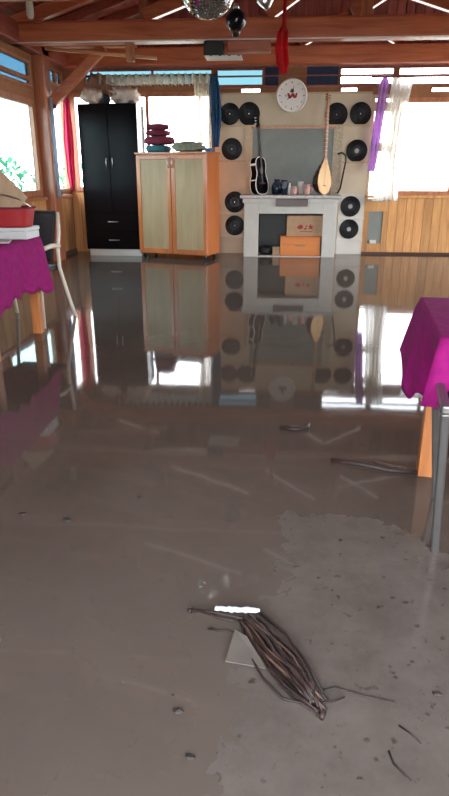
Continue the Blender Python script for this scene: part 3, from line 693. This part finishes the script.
# ------------------------------------------------------------------ curtains, scarves
def drape(name, pts, folds, depth, mat, label, cat, parent=None, thick=.004, seed=0, nv=26, nu=40):
    """pts: list of (z, x_left, x_right) at wall depth y; cloth with vertical folds"""
    zs = [p[0] for p in pts]; y0 = depth
    def fn(u, v):
        z = zs[0] + (zs[-1] - zs[0]) * v
        z = min(zs[0], max(zs[-1], z)); l, r = pts[-1][1], pts[-1][2]
        for a, b in zip(pts, pts[1:]):
            if b[0] <= z <= a[0]:
                t = (a[0] - z) / (a[0] - b[0]); l = a[1] + (b[1] - a[1]) * t; r = a[2] + (b[2] - a[2]) * t; break
        w = r - l
        y = y0 + .18 * w * math.sin(u * folds * 2 * math.pi + .6 * math.sin(3 * v + seed)) * min(1, .6 + v) + .01 * NZ.noise((u * 4, v * 5, seed))
        return (l + w * u, y, z)
    mb = MB(); mb.grid(nu, nv, fn)
    o = mb.build(name, mat, parent, smooth=True, thick=thick)
    if label: tag(o, label, cat)
    return o
tag(MB().tube([(1.35, 10.12, 2.54), (3.2, 10.12, 2.54)], .012, 8).build('curtain_rod', M['redrail'], smooth=True), 'thin rod carrying the lace curtain at the right window', 'curtain rod')
drape('lace_curtain', [(2.53, 1.66, 1.96), (2.0, 1.60, 1.88), (1.4, 1.57, 1.84), (.82, 1.50, 1.88)], 5, 10.12, M['lace'], 'white lace curtain gathered beside the large right window', 'curtain', seed=1)
drape('scarf', [(2.54, 1.53, 1.57), (2.46, 1.47, 1.61), (1.9, 1.43, 1.56), (1.45, 1.40, 1.53), (1.25, 1.39, 1.50)], 2.5, 10.10, M['lilac'], 'long lilac scarf hanging at the right of the records', 'scarf', seed=2)
tag(MB().tube([(-3.0, 10.13, 2.60), (-.9, 10.13, 2.60)], .010, 8).build('curtain_rod', M['blackmatt'], smooth=True), 'thin dark rod carrying the sheer valance over the wide back window', 'curtain rod')
drape('valance', [(2.60, -2.7, -1.02), (2.46, -2.7, -1.02)], 16, 10.14, M['sheer'], 'short white sheer valance along the wide back window', 'curtain', seed=3, nu=200, nv=8)
drape('sheer_curtain', [(2.58, -1.26, -.98), (1.9, -1.22, -1.0), (1.55, -1.20, -1.0)], 4, 10.13, M['sheer'], 'white sheer curtain drawn aside above the cherry cabinet', 'curtain', seed=4)
drape('scarf', [(2.58, -1.0, -.90), (2.4, -1.02, -.86), (2.0, -1.0, -.84), (1.6, -.98, -.88)], 3, 10.08, M['bluecloth'], 'striped blue scarf hanging left of the records', 'scarf', seed=5)
pk = drape('drape', [(2.42, -.02, .02), (2.2, -.05, .06), (1.7, -.08, .07), (1.2, -.07, .05), (.98, -.03, .03)], 2.5, 0, M['pink'], 'bright pink drape hanging in front of the narrow left window', 'curtain', seed=6)
pk.location = (XL + .13, 9.95, 0); pk.rotation_euler = (0, 0, R(50))
pk_r = tag(MB().tube([(XL + .13, 9.3, 2.43), (XL + .13, 10.2, 2.43)], .010, 8).build('curtain_rod', M['frame'], smooth=True), 'thin wooden rod over the narrow left window', 'curtain rod')
# red pennant hanging from the front beam
rp_ = thing('red_pennant', 'red cloth streamer hanging from the roof beam above the clock', 'streamer', (.038, 8.2, 0))
drape('cloth', [(2.78, -.06, .06), (2.6, -.085, .06), (2.45, -.07, .08), (2.33, -.01, .06)], 1.5, 0, M['red'], None, None, rp_)
drape('cloth_tail', [(3.25, .0, .03), (3.0, -.005, .035), (2.84, -.01, .03), (2.78, -.05, .055)], 1, 0, M['red'], None, None, rp_)

# ------------------------------------------------------------------ things under the roof
db = thing('disco_ball', 'large mirrored disco ball hanging under the roof', 'disco ball', (-.469, 4.6, 2.335))
br = .178
MB().lathe([(max(.001, br * .985 * math.sin(math.pi * i / 24)), -br * .985 * math.cos(math.pi * i / 24)) for i in range(25)], 40).build('core', M['chrome'], db, True)
tl = MB(); rows = 26
for i in range(rows):
    t0 = math.pi * (i + .06) / rows; t1 = math.pi * (i + .94) / rows; tm = (t0 + t1) / 2
    n = max(4, int(2 * math.pi * math.sin(tm) / (math.pi / rows)))
    for k in range(n):
        a0 = 2 * math.pi * (k + .05) / n; a1 = 2 * math.pi * (k + .95) / n
        j = Vector((random.uniform(-1, 1), random.uniform(-1, 1), random.uniform(-1, 1))) * .0006
        q = [Vector((math.sin(t) * math.cos(a), math.sin(t) * math.sin(a), -math.cos(t))) for t, a in ((t0, a0), (t0, a1), (t1, a1), (t1, a0))]
        c = sum(q, Vector()) / 4; nrm = (c.normalized() + j * 60).normalized(); c = c.normalized() * br
        pts = []
        for p in q:
            d_ = p * br - c; d_ -= nrm * d_.dot(nrm); pts.append(c + d_ + nrm * .002)
        tl.add(pts + [p - nrm * .004 for p in pts], [(0, 1, 2, 3), (0, 4, 5, 1), (1, 5, 6, 2), (2, 6, 7, 3), (3, 7, 4, 0)])
tag(tl.build('mirror_tiles', M['mirror'], db), kind='stuff')
MB().tube([(0, 0, br - .01), (0, 0, roofz(-.469) - 2.335)], .006, 6).build('hanging_rod', M['chrome'], db, True)
MB().lathe([(0, br - .012), (.035, br - .012), (.03, br + .02), (0, br + .02)], 16).build('cap', M['chrome'], db, True)
bl = thing('ball_lamp', 'small black glass ball lamp hanging before the beam beside the disco ball', 'lamp', (-.38, 6.1, 2.461))
MB().lathe([(max(.001, .088 * math.sin(math.pi * i / 16)), -.088 * math.cos(math.pi * i / 16)) for i in range(17)], 28).build('globe', M['ballglass'], bl, True)
MB().lathe([(0, -.13), (.025, -.13), (.035, -.10), (.05, -.075), (0, -.07)], 16).build('finial', M['darkwood'], bl, True)
MB().tube([(0, 0, .08), (0, 0, roofz(-.38) - 2.461)], .005, 6).build('cord', M['blackmatt'], bl, True)
MB().lathe([(0, .08), (.03, .08), (.022, .12), (0, .12)], 14).build('cap', M['chrome'], bl, True)
pj = thing('projector', 'black box shaped projector with white underside hanging below the beam', 'projector', (-.74, 8.3, 2.52))
rbox('body', (-.15, -.14, .008), (.08, .14, .16), M['blackmatt'], pj, .012)
rbox('base_plate', (-.14, -.15, -.005), (.30, .15, .008), M['conduit'], pj, .003)
for k in range(4): rbox('vent', (-.08 + k * .11, -.153, -.002), (-.05 + k * .11, -.15, .006), M['blackmatt'], pj, 0)
rbox('bracket', (.0, -.03, .16), (.06, .03, .20), M['chrome'], pj)
tag(MB().span((-.62, 8.25, 2.58), (-.10, 8.44, 2.70)).build('trim_6', M['beam'], bevel=.01), 'wooden packing block under the front beam', kind='structure')
ss = thing('spotlight', 'small pale stage spotlight at the top right of the disco ball', 'lamp', (-.122, 4.7, 2.25))
MB().lathe([(0, 0), (.045, 0), (.05, .02), (.04, .11), (.02, .13), (0, .13)], 20, Matrix.Rotation(R(35), 4, 'Y')).build('housing', M['chrome'], ss, True)
MB().tube([(.05, 0, .09), (.06, 0, roofz(-.06) - 2.25)], .008, 6).build('stem', M['blackmatt'], ss, True)
tb = thing('bulb_lamp', 'long white bulb hanging beside the left post under the roof', 'lamp', (-2.924, 8.1, 2.92))
MB().lathe([(.0, 0), (.03, .008), (.042, .04), (.042, .15), (.032, .22), (.02, .25), (0, .25)], 18).build('bulb', M['bulb'], tb, True)
MB().lathe([(0, .25), (.024, .25), (.024, .31), (0, .31)], 14).build('socket', M['blackmatt'], tb, True)
MB().tube([(0, 0, .30), (0, 0, roofz(-2.924) - 2.92)], .004, 6).build('cord', M['blackmatt'], tb, True)
db2 = thing('pull_bulb', 'tiny dark bulb hanging by the knee brace on the left', 'lamp', (-3.06, 9.1, 2.06))
MB().lathe([(0, 0), (.02, .006), (.028, .03), (.016, .055), (0, .06)], 12).build('bulb', M['blackmatt'], db2, True)
MB().tube([(0, 0, .055), (0, 0, .16)], .003, 5).build('cord', M['blackmatt'], db2, True)

# ------------------------------------------------------------------ tables with purple cloths
def table(loc, sx, sy, legs, label, h=.735, rz=0):
    t = thing('table', label, 'table', (loc[0], loc[1], 0), rz, 'tables with purple cloths')
    rbox('table_top', (0, 0, h - .03), (sx, sy, h), M['tableleg'], t)
    for x, y_ in legs: rbox('leg', (x - .035, y_ - .035, ZF), (x + .035, y_ + .035, h - .03), M['tableleg'], t, .004)
    for a, b in (((.08, .06, h - .11), (sx - .08, .085, h - .03)), ((.08, sy - .085, h - .11), (sx - .08, sy - .06, h - .03))): rbox('apron', a, b, M['tableleg'], t)
    return t
def tablecloth(loc, sx, sy, hem, label, h=.74, seed=0, rz=0, lean=lambda s: .03, corner=.05):
    """hem(s): drop at perimeter parameter, s = 0..4 counted from the near-left corner anticlockwise"""
    e = .012; mb = MB(); n = 41; per = []
    for side in range(4):
        for i in range(n - 1):
            t = i / (n - 1); s = side + t
            x, y_ = ((t, 0), (1, t), (1 - t, 1), (0, 1 - t))[side]
            cx = -1 if x < .5 else 1; cy = -1 if y_ < .5 else 1
            nx, ny = ((0, -1), (1, 0), (0, 1), (-1, 0))[side]
            dc = min(t, 1 - t) * (sx if side % 2 == 0 else sy)               # distance to the next corner
            k = max(0, 1 - dc / .16); k = k * k * (3 - 2 * k)
            if k: vx, vy = nx * (1 - k * .35) + (cx * .5 * k if nx == 0 else 0), ny * (1 - k * .35) + (cy * .5 * k if ny == 0 else 0)
            else: vx, vy = nx, ny
            per.append((x * (sx + 2 * e) - e, y_ * (sy + 2 * e) - e, vx, vy, s, k))
    N = len(per); nv = 14
    def fn(u, v):
        x, y_, vx, vy, s, k = per[int(round(u * N)) % N]; d = hem(s)
        w = math.sin(s * 11 + seed) * .6 + math.sin(s * 23 + 2 * seed) * .4
        o = .012 * min(1, v * 6) + v * (lean(s) + corner * k + .022 * w) * d / .35
        z = h - d * v + .018 * v * math.sin(s * 29 + seed)
        return (x + vx * o, y_ + vy * o, z if v > 0 else h + .004)
    mb.grid(N, nv, fn, closed=True)
    mb.add([(x * .985 + .0075 * sx, y_ * .985 + .0075 * sy, h + .007) for x, y_, *_ in per] , [tuple(range(N))])
    k0 = len(mb.v) - N
    mb.f += [(i, (i + 1) % N, k0 + (i + 1) % N, k0 + i) for i in range(N)]
    o = mb.build('tablecloth', M['purple'], smooth=True, thick=.003, loc=(loc[0], loc[1], 0), rot=(0, 0, rz))
    return tag(o, label, 'tablecloth', 'purple tablecloths')
table((.545, 1.93), 1.1, .68, ((.065, .50), (1.0, .58), (1.0, .10)), 'wooden table under the purple cloth at the right edge', .707, R(-7.3))
def hemR(s):
    s = s % 4                                        # 3..4 is the left side, 3 = far-left corner, 4 = near-left corner
    c = max(0, 1 - abs(s - 3.35) / .5)
    return .22 + .12 * c * c * (3 - 2 * c)
tablecloth((.545, 1.93), 1.1, .68, hemR, 'purple cloth on the table at the right edge', .712, 1.3, R(-7.3), lambda s: .05 if s < 3.3 else .05 - .12 * min(1, (s - 3.3) / .3), .06)
table((-3.03, 3.78), 1.2, 1.0, ((1.15, .10), (1.15, .94), (.1, .1), (.1, .9)), 'wooden table under the purple cloth at the left edge')
def hemL(s):
    s = s % 4; c = max(0, 1 - min(abs(s - 2), abs(s - 1)) / .3)
    return .36 + .06 * c
tablecloth((-3.03, 3.78), 1.2, 1.0, hemL, 'purple cloth on the table at the left edge', seed=.4, lean=lambda s: .02)

# things on and behind the left table
TZ = .749
fb = thing('foam_box', 'white foam box at the far side of the left purple table', 'box', (-2.02, 4.66, TZ))
rbox('body', (-.22, -.13, 0), (.20, .13, .055), M['foam'], fb, .008)
rbox('lid', (-.225, -.135, .055), (.205, .135, .085), M['foam'], fb, .008)
rb = thing('red_basket', 'dark red basket with a wire handle on the white foam box', 'basket', (-2.03, 4.66, TZ + .085))
def bask(u, v):
    a = 2 * math.pi * u; q = [math.copysign(abs(k) ** .5, k) for k in (math.cos(a), math.sin(a))]; s = .86 + .14 * v
    return (q[0] * .22 * s, q[1] * .13 * s, .002 + .135 * v)
b_ = MB(); b_.grid(40, 9, bask, closed=True); b_.f.append(tuple(range(39, -1, -1)))
b_.build('body', M['redprint'], rb, True, thick=.006)
MB().tube([(math.copysign(abs(math.cos(a)) ** .5, math.cos(a)) * .222, math.copysign(abs(math.sin(a)) ** .5, math.sin(a)) * .132, .137) for a in [i * math.pi / 20 for i in range(41)]], .008, 6).build('rim', M['maroon'], rb, True)
MB().tube([(.0, -.13, .13), (.0, -.15, .20), (.03, -.10, .235), (.12, 0, .20), (.20, .06, .13)], .006, 6).build('handle', M['chrome'], rb, True)
bd = tag(MB().box((0, 0, 0), (.22, .012, .30)).build('cardboard_sheet', M['beige'], bevel=.003), 'beige cardboard sheet leaning above the red basket at the left edge', 'cardboard')
bd.location = (-2.02, 4.70, TZ + .31); bd.rotation_euler = (R(-12), R(-48), 0)
lump('pale_bag', (-2.24, 4.60, TZ + .17), (.20, .18, .14), M['beige'], 'crumpled beige bag in the red basket at the left edge', 'bag', None, 11, amp=.35)
bt = thing('bottle', 'dark green bottle standing on the left purple table', 'bottle', (-2.10, 4.46, TZ))
MB().lathe([(0, 0), (.035, 0), (.037, .01), (.037, .10), (.03, .13), (.014, .155), (.014, .17), (0, .17)], 20).build('body', M['bottle'], bt, True)
MB().lathe([(0, .17), (.016, .17), (.016, .19), (0, .19)], 14).build('cap', M['maroon'], bt, True)
pa = tag(MB().box((0, 0, .004), (.30, .21, .008)).build('paper_stack', M['paper'], bevel=.002, loc=(-2.02, 4.32, TZ), rot=(0, 0, R(18))), 'small stack of white paper on the left purple table', 'paper')

# ------------------------------------------------------------------ chair behind the left table
ch = thing('chair', 'dark backed armchair with cream metal frame behind the left table', 'chair', (-2.10, 5.16, 0), R(-8))
for s_ in (-1, 1):
    x = s_ * .25
    MB().tube([(x * .9, .20, .90), (x * .95, .17, .75), (x * 1.0, .10, .60), (x * 1.0, .10, .45), (x * 1.08, .18, .2), (x * 1.18, .26, ZF)], [.016] * 6, 8).build('leg', M['cream'], ch, True)
    MB().tube([(x * 1.0, -.26, .62), (x * 1.0, -.25, .45), (x * 1.03, -.27, ZF)], .015, 8).build('leg', M['darkred' if s_ < 0 else 'cream'], ch, True)
    MB().tube([(x, .12, .63), (x * 1.06, -.05, .645), (x, -.27, .62)], .02, 8).build('armrest', M['cream'], ch, True)
def cb_(u, v): return ((u - .5) * .42, .20 - .13 * (1 - v) + .035 * math.cos((u - .5) * 2.6) - .02, .50 + v * .40)
b_ = MB(); b_.grid(15, 11, cb_); b_.build('backrest', M['darkmesh'], ch, True, thick=.02)
MB().tube([cb_(i / 14, 1) for i in range(15)], .014, 8).build('top_rail', M['darkmesh'], ch, True)
b_ = MB(); b_.grid(13, 13, lambda u, v: ((u - .5) * .46, (v - .5) * .42 - .06, .45 - .015 * math.sin(u * math.pi) * math.sin(v * math.pi))); b_.build('seat', M['darkmesh'], ch, True, thick=.03)

# stool tucked under the right table
st = thing('stool', 'grey metal framed stool tucked under the right purple table', 'stool', (.535, 1.88, 0), R(-9))
for x, sg in ((0, 1), (.42, -1)):
    for ya, yb, dx in ((.14, .365, .085), (-.20, -.025, .05)):
        MB().bar((x, ya, .56), (x + sg * dx, yb, ZF), .026, .024, (0, 1, 0)).build('leg', M['alu'], st, bevel=.006)
    MB().bar((x, -.22, .572), (x, .155, .572), .026, .026).build('side_rail', M['alu'], st, bevel=.006)
    MB().tube([(x + sg * .02, .20, .40), (x + sg * .01, .155, .48), (x + sg * .006, .08, .525), (x + sg * .004, -.06, .52), (x + sg * .008, -.14, .48), (x + sg * .015, -.15, .42)], .009, 8).build('curved_brace', M['alu'], st, True)
for y_ in (-.19, .12): MB().bar((0, y_, .555), (.42, y_, .555), .024, .022).build('cross_rail', M['alu'], st)
MB().box((.21, -.03, .55), (.37, .28, .03)).build('seat', M['darkmesh'], st, bevel=.01)

# ------------------------------------------------------------------ wood bundle and drift debris
A = Vector((-.055, 1.425, .022)); B = Vector((.140, 1.13, .022)); ax = (B - A).normalized(); sd = Vector((-ax.y, ax.x, 0))
tw = thing('branch_bundle', 'bundle of wet dark twigs stranded on the silt in the foreground', 'branches', (0, 0, 0))
rnd = random.Random(3)
for k in range(44):
    off = rnd.uniform(-1, 1); zo = rnd.uniform(0, 1); L0 = rnd.uniform(-.03, .07); L1 = rnd.uniform(.86, 1.05); bow = rnd.uniform(.5, 1.2); ph = rnd.uniform(0, 6.28); cr = rnd.uniform(-.022, .022)
    pts = []
    for i in range(9):
        t = i / 8; s = L0 + (L1 - L0) * t; w = .012 + .038 * math.sin(math.pi * min(1, max(0, s))) ** .8 * bow
        p = A + (B - A) * s + sd * (off * w + cr * (.5 - t) + .005 * math.sin(i * 1.3 + ph)) ; p.z = .006 + .034 * zo * (1 - off * off * .6) * (.5 + .5 * math.sin(math.pi * min(1, max(0, s)))) + .003 * math.sin(i * 2.1 + k)
        pts.append(p)
    r0 = rnd.uniform(.0025, .0056)
    MB().tube(pts, [r0 * (1 - .25 * i / 8) for i in range(9)], 6).build('twig', M['twiglight' if k % 4 == 0 else 'twig'], tw, True)
for pts, r in (([(-.215, 1.453, .008), (-.18, 1.45, .012), (-.12, 1.437, .016), (-.03, 1.41, .02)], .0055), ([(-.21, 1.453, .008), (-.222, 1.455, .007)], .008), ([(-.19, 1.452, .012), (-.13, 1.425, .012), (-.07, 1.405, .016)], .0045), ([(-.155, 1.385, .006), (-.125, 1.375, .010), (-.08, 1.37, .014)], .0035),
               ([(-.01, 1.445, .02), (.06, 1.36, .026), (.11, 1.27, .022), (.15, 1.17, .012)], .0060), ([(.12, 1.17, .01), (.18, 1.20, .006), (.25, 1.18, .005), (.32, 1.17, .004)], .0030), ([(.10, 1.14, .01), (.17, 1.15, .012), (.20, 1.17, .008)], .0028),
               ([(.13, 1.14, .012), (.145, 1.115, .012), (.14, 1.10, .010)], .010), ([(.11, 1.13, .01), (.13, 1.17, .03), (.16, 1.16, .01)], .004), ([(-.06, 1.34, .01), (0, 1.21, .014), (.05, 1.15, .012), (.1, 1.14, .012)], .0042)):
    MB().tube(pts, [r] + [r * .85] * (len(pts) - 2) + [r * .6], 7).build('branch', M['twig'], tw, True)
fs_ = MB()
def foam_fn(u, v):
    a = 2 * math.pi * u; s = v
    c = Vector((-.142, 1.447, .026)).lerp(Vector((-.012, 1.442, .03)), s); r = .0075 * (1 + .8 * NZ.noise((s * 14, math.cos(a) * 1.5, 3 + math.sin(a)))) * (1 - .35 * abs(2 * s - 1) ** 3)
    return tuple(c + Vector((0, math.cos(a), math.sin(a))) * r)
fs_.grid(12, 24, foam_fn, closed=True); fs_.f += [tuple(range(11, -1, -1)), tuple(12 * 23 + k for k in range(12))]
tag(fs_.build('foam_strip', M['foam'], smooth=True), 'white strip of foam lying across the top end of the twig bundle', 'foam')
tag(MB().add([(-.079, 1.368, .020), (-.097, 1.259, .012), (.009, 1.243, .012), (-.045, 1.343, .022)], [(0, 1, 2, 3)]).build('plastic_scrap', M['sheet'], thick=.004), 'grey triangular plastic scrap at the left of the twig bundle', 'scrap')
def zst(x, y_): return max(0, silt_h(x, y_))
def stick(pts, r, label, mat='twig', name='stick'):
    P = [(x, y_, zst(x, y_) + r * .6) for x, y_ in pts]
    return tag(MB().tube(P, [r] * (len(P) - 1) + [r * .5], 7).build(name, M[mat], smooth=True), label, 'stick', 'drift sticks in the water')
stick([(.28, 2.50), (.40, 2.47), (.52, 2.42), (.66, 2.40)], .012, 'long dark stick floating beside the right table leg')
stick([(.47, 2.50), (.55, 2.46), (.60, 2.45)], .008, 'short stick lying against the long dark stick', 'twiglight')
stick([(.06, 2.86), (.13, 2.84), (.19, 2.86), (.205, 2.92)], .011, 'bent twig floating alone in the middle of the room')
stick([(.283, 1.03), (.288, 1.0), (.305, .975), (.318, .962)], .0025, 'thin curved twig on the silt near the lower right corner')
stick([(.318, 1.10), (.34, 1.08), (.358, 1.055)], .0025, 'thin straight twig on the silt at the right edge')
def chip(px, py, r, label, seed, name='mud_clod'):
    return lump(name, (px, py, zst(px, py) - r * .12), (r * 1.7, r * 1.0, r * .4), M['debris'], label, 'debris', 'bits of debris', seed, amp=.6, fr=2)
for i, a in enumerate(((-.915, 1.954, .015, 'dark leaf scrap floating leftmost in the brown water'), (-.736, 1.925, .018, 'dark leaf scrap floating second from the left in the water'), (-.503, 2.117, .012, 'small dark speck floating in the left water beyond the two leaf scraps'),
        (-.198, 1.105, .014, 'flat dark scrap left of the twig bundle near the silt edge'), (-.217, 1.151, .005, 'tiny dark speck left of the twig bundle'), (.231, 1.658, .010, 'small clod on the silt beyond the twig bundle'),
        (.385, 1.565, .008, 'pale edged clod on the silt towards the right edge'), (.42, 1.545, .009, 'clod nearest the right edge beyond the bundle'), (.422, 2.038, .010, 'dark clod below the right stick'), (.28, 1.50, .007, 'tiny clod right of the foam strip'),
        (.389, 1.304, .006, 'upright looking speck at the right edge level with the bundle'), (.429, 1.202, .013, 'lumpy dark clod at the right edge'), (.211, .959, .007, 'small clod below the tip of the twig bundle'), (-.153, .985, .012, 'clod on the silt edge near the bottom'), (.13, 2.02, .010, 'dark speck in the middle water'))):
    chip(*a, i + 20)
for k, (x, y_, r) in enumerate(((-.20, 1.585, .017), (-.19, 1.55, .009), (-.15, 1.545, .008))):
    b_ = MB(); b_.grid(20, 6, lambda u, v: (r * math.cos(2 * math.pi * u) * math.cos(v * math.pi / 2 * .98), r * math.sin(2 * math.pi * u) * math.cos(v * math.pi / 2 * .98), .7 * r * math.sin(v * math.pi / 2)), closed=True)
    tag(b_.build('water_bubble', M['glass'], smooth=True, loc=(x, y_, .0005)), ('largest', 'lower small', 'right small')[k] + ' bubble on the water above the twig bundle', 'bubble', 'bubbles on the water')

# fine grit washed up on the silt
gb = MB(); rg = random.Random(5)
for k in range(1500):
    if k < 700:
        t = rg.random() ** 1.3; x = .16 + t * .36 + rg.gauss(0, .012); y_ = 1.205 - t * .10 + rg.gauss(0, .012 + .012 * t)
    elif k < 1000:
        t = rg.random(); y_ = .85 + t * .45; x = -.14 + (y_ - .9) * .18 + abs(rg.gauss(0, .05)) + .01
    else: x = rg.uniform(0, .75); y_ = rg.uniform(.85, 2.2)
    if silt_h(x, y_) < -.0012: continue
    r = rg.uniform(.0008, .0022); z = zst(x, y_); a = rg.uniform(0, 6.28)
    gb.add([(x + math.cos(a + q * 2.09) * r * rg.uniform(.6, 1.6), y_ + math.sin(a + q * 2.09) * r, z - .0003) for q in range(3)] + [(x, y_, z + r * .5)], [(0, 1, 3), (1, 2, 3), (2, 0, 3)])
tag(gb.build('grit', M['debris']), 'fine dark grit scattered over the silt beside the twig bundle', 'grit', kind='stuff')

# ------------------------------------------------------------------ shrubs outside
def shrub(x, y_, h, r, label, seed):
    t = thing('shrub', label, 'shrub', (x, y_, -.3), 0, 'shrubs outside the windows'); rg = random.Random(seed)
    mb = MB()
    for k in range(700):
        a = rg.uniform(0, 6.283); zz = rg.random(); rr = r * (.35 + .65 * math.sqrt(rg.random())) * math.sin(math.pi * (.12 + .8 * zz)) ** .6
        c = Vector((math.cos(a) * rr, math.sin(a) * rr, h * (.12 + .88 * zz))); s = rg.uniform(.06, .12)
        m = Matrix.Translation(c) @ Matrix.Rotation(rg.uniform(0, 6.28), 4, 'Z') @ Matrix.Rotation(rg.uniform(-1, 1), 4, 'X')
        mb.add([(0, -s, 0), (s * .5, 0, .02), (0, s, 0), (-s * .5, 0, .02)], [(0, 1, 2), (0, 2, 3)], m)
    tag(mb.build('foliage', M['leaf'], t), kind='stuff')
    st_ = MB()
    for k in range(5):
        a = k * 1.3; st_.tube([(0, 0, 0), (math.cos(a) * r * .3, math.sin(a) * r * .3, h * .4), (math.cos(a) * r * .5, math.sin(a) * r * .5, h * .75)], [.03, .02, .01], 6)
    st_.build('stem', M['stem'], t, True)
for i, a in enumerate(((-7.0, 9.6, 1.7, 1.1, 'rounded shrub outside the tall left window nearest the post'), (-8.2, 12.2, 1.8, 1.2, 'shrub outside the left window between the two other left shrubs'), (-6.6, 14.6, 1.9, 1.2, 'shrub outside the narrow left window behind the pink drape'),
        (-5.0, 17.0, 1.8, 1.3, 'far shrub outside the left end of the wide back window'))): shrub(*a, i + 1)
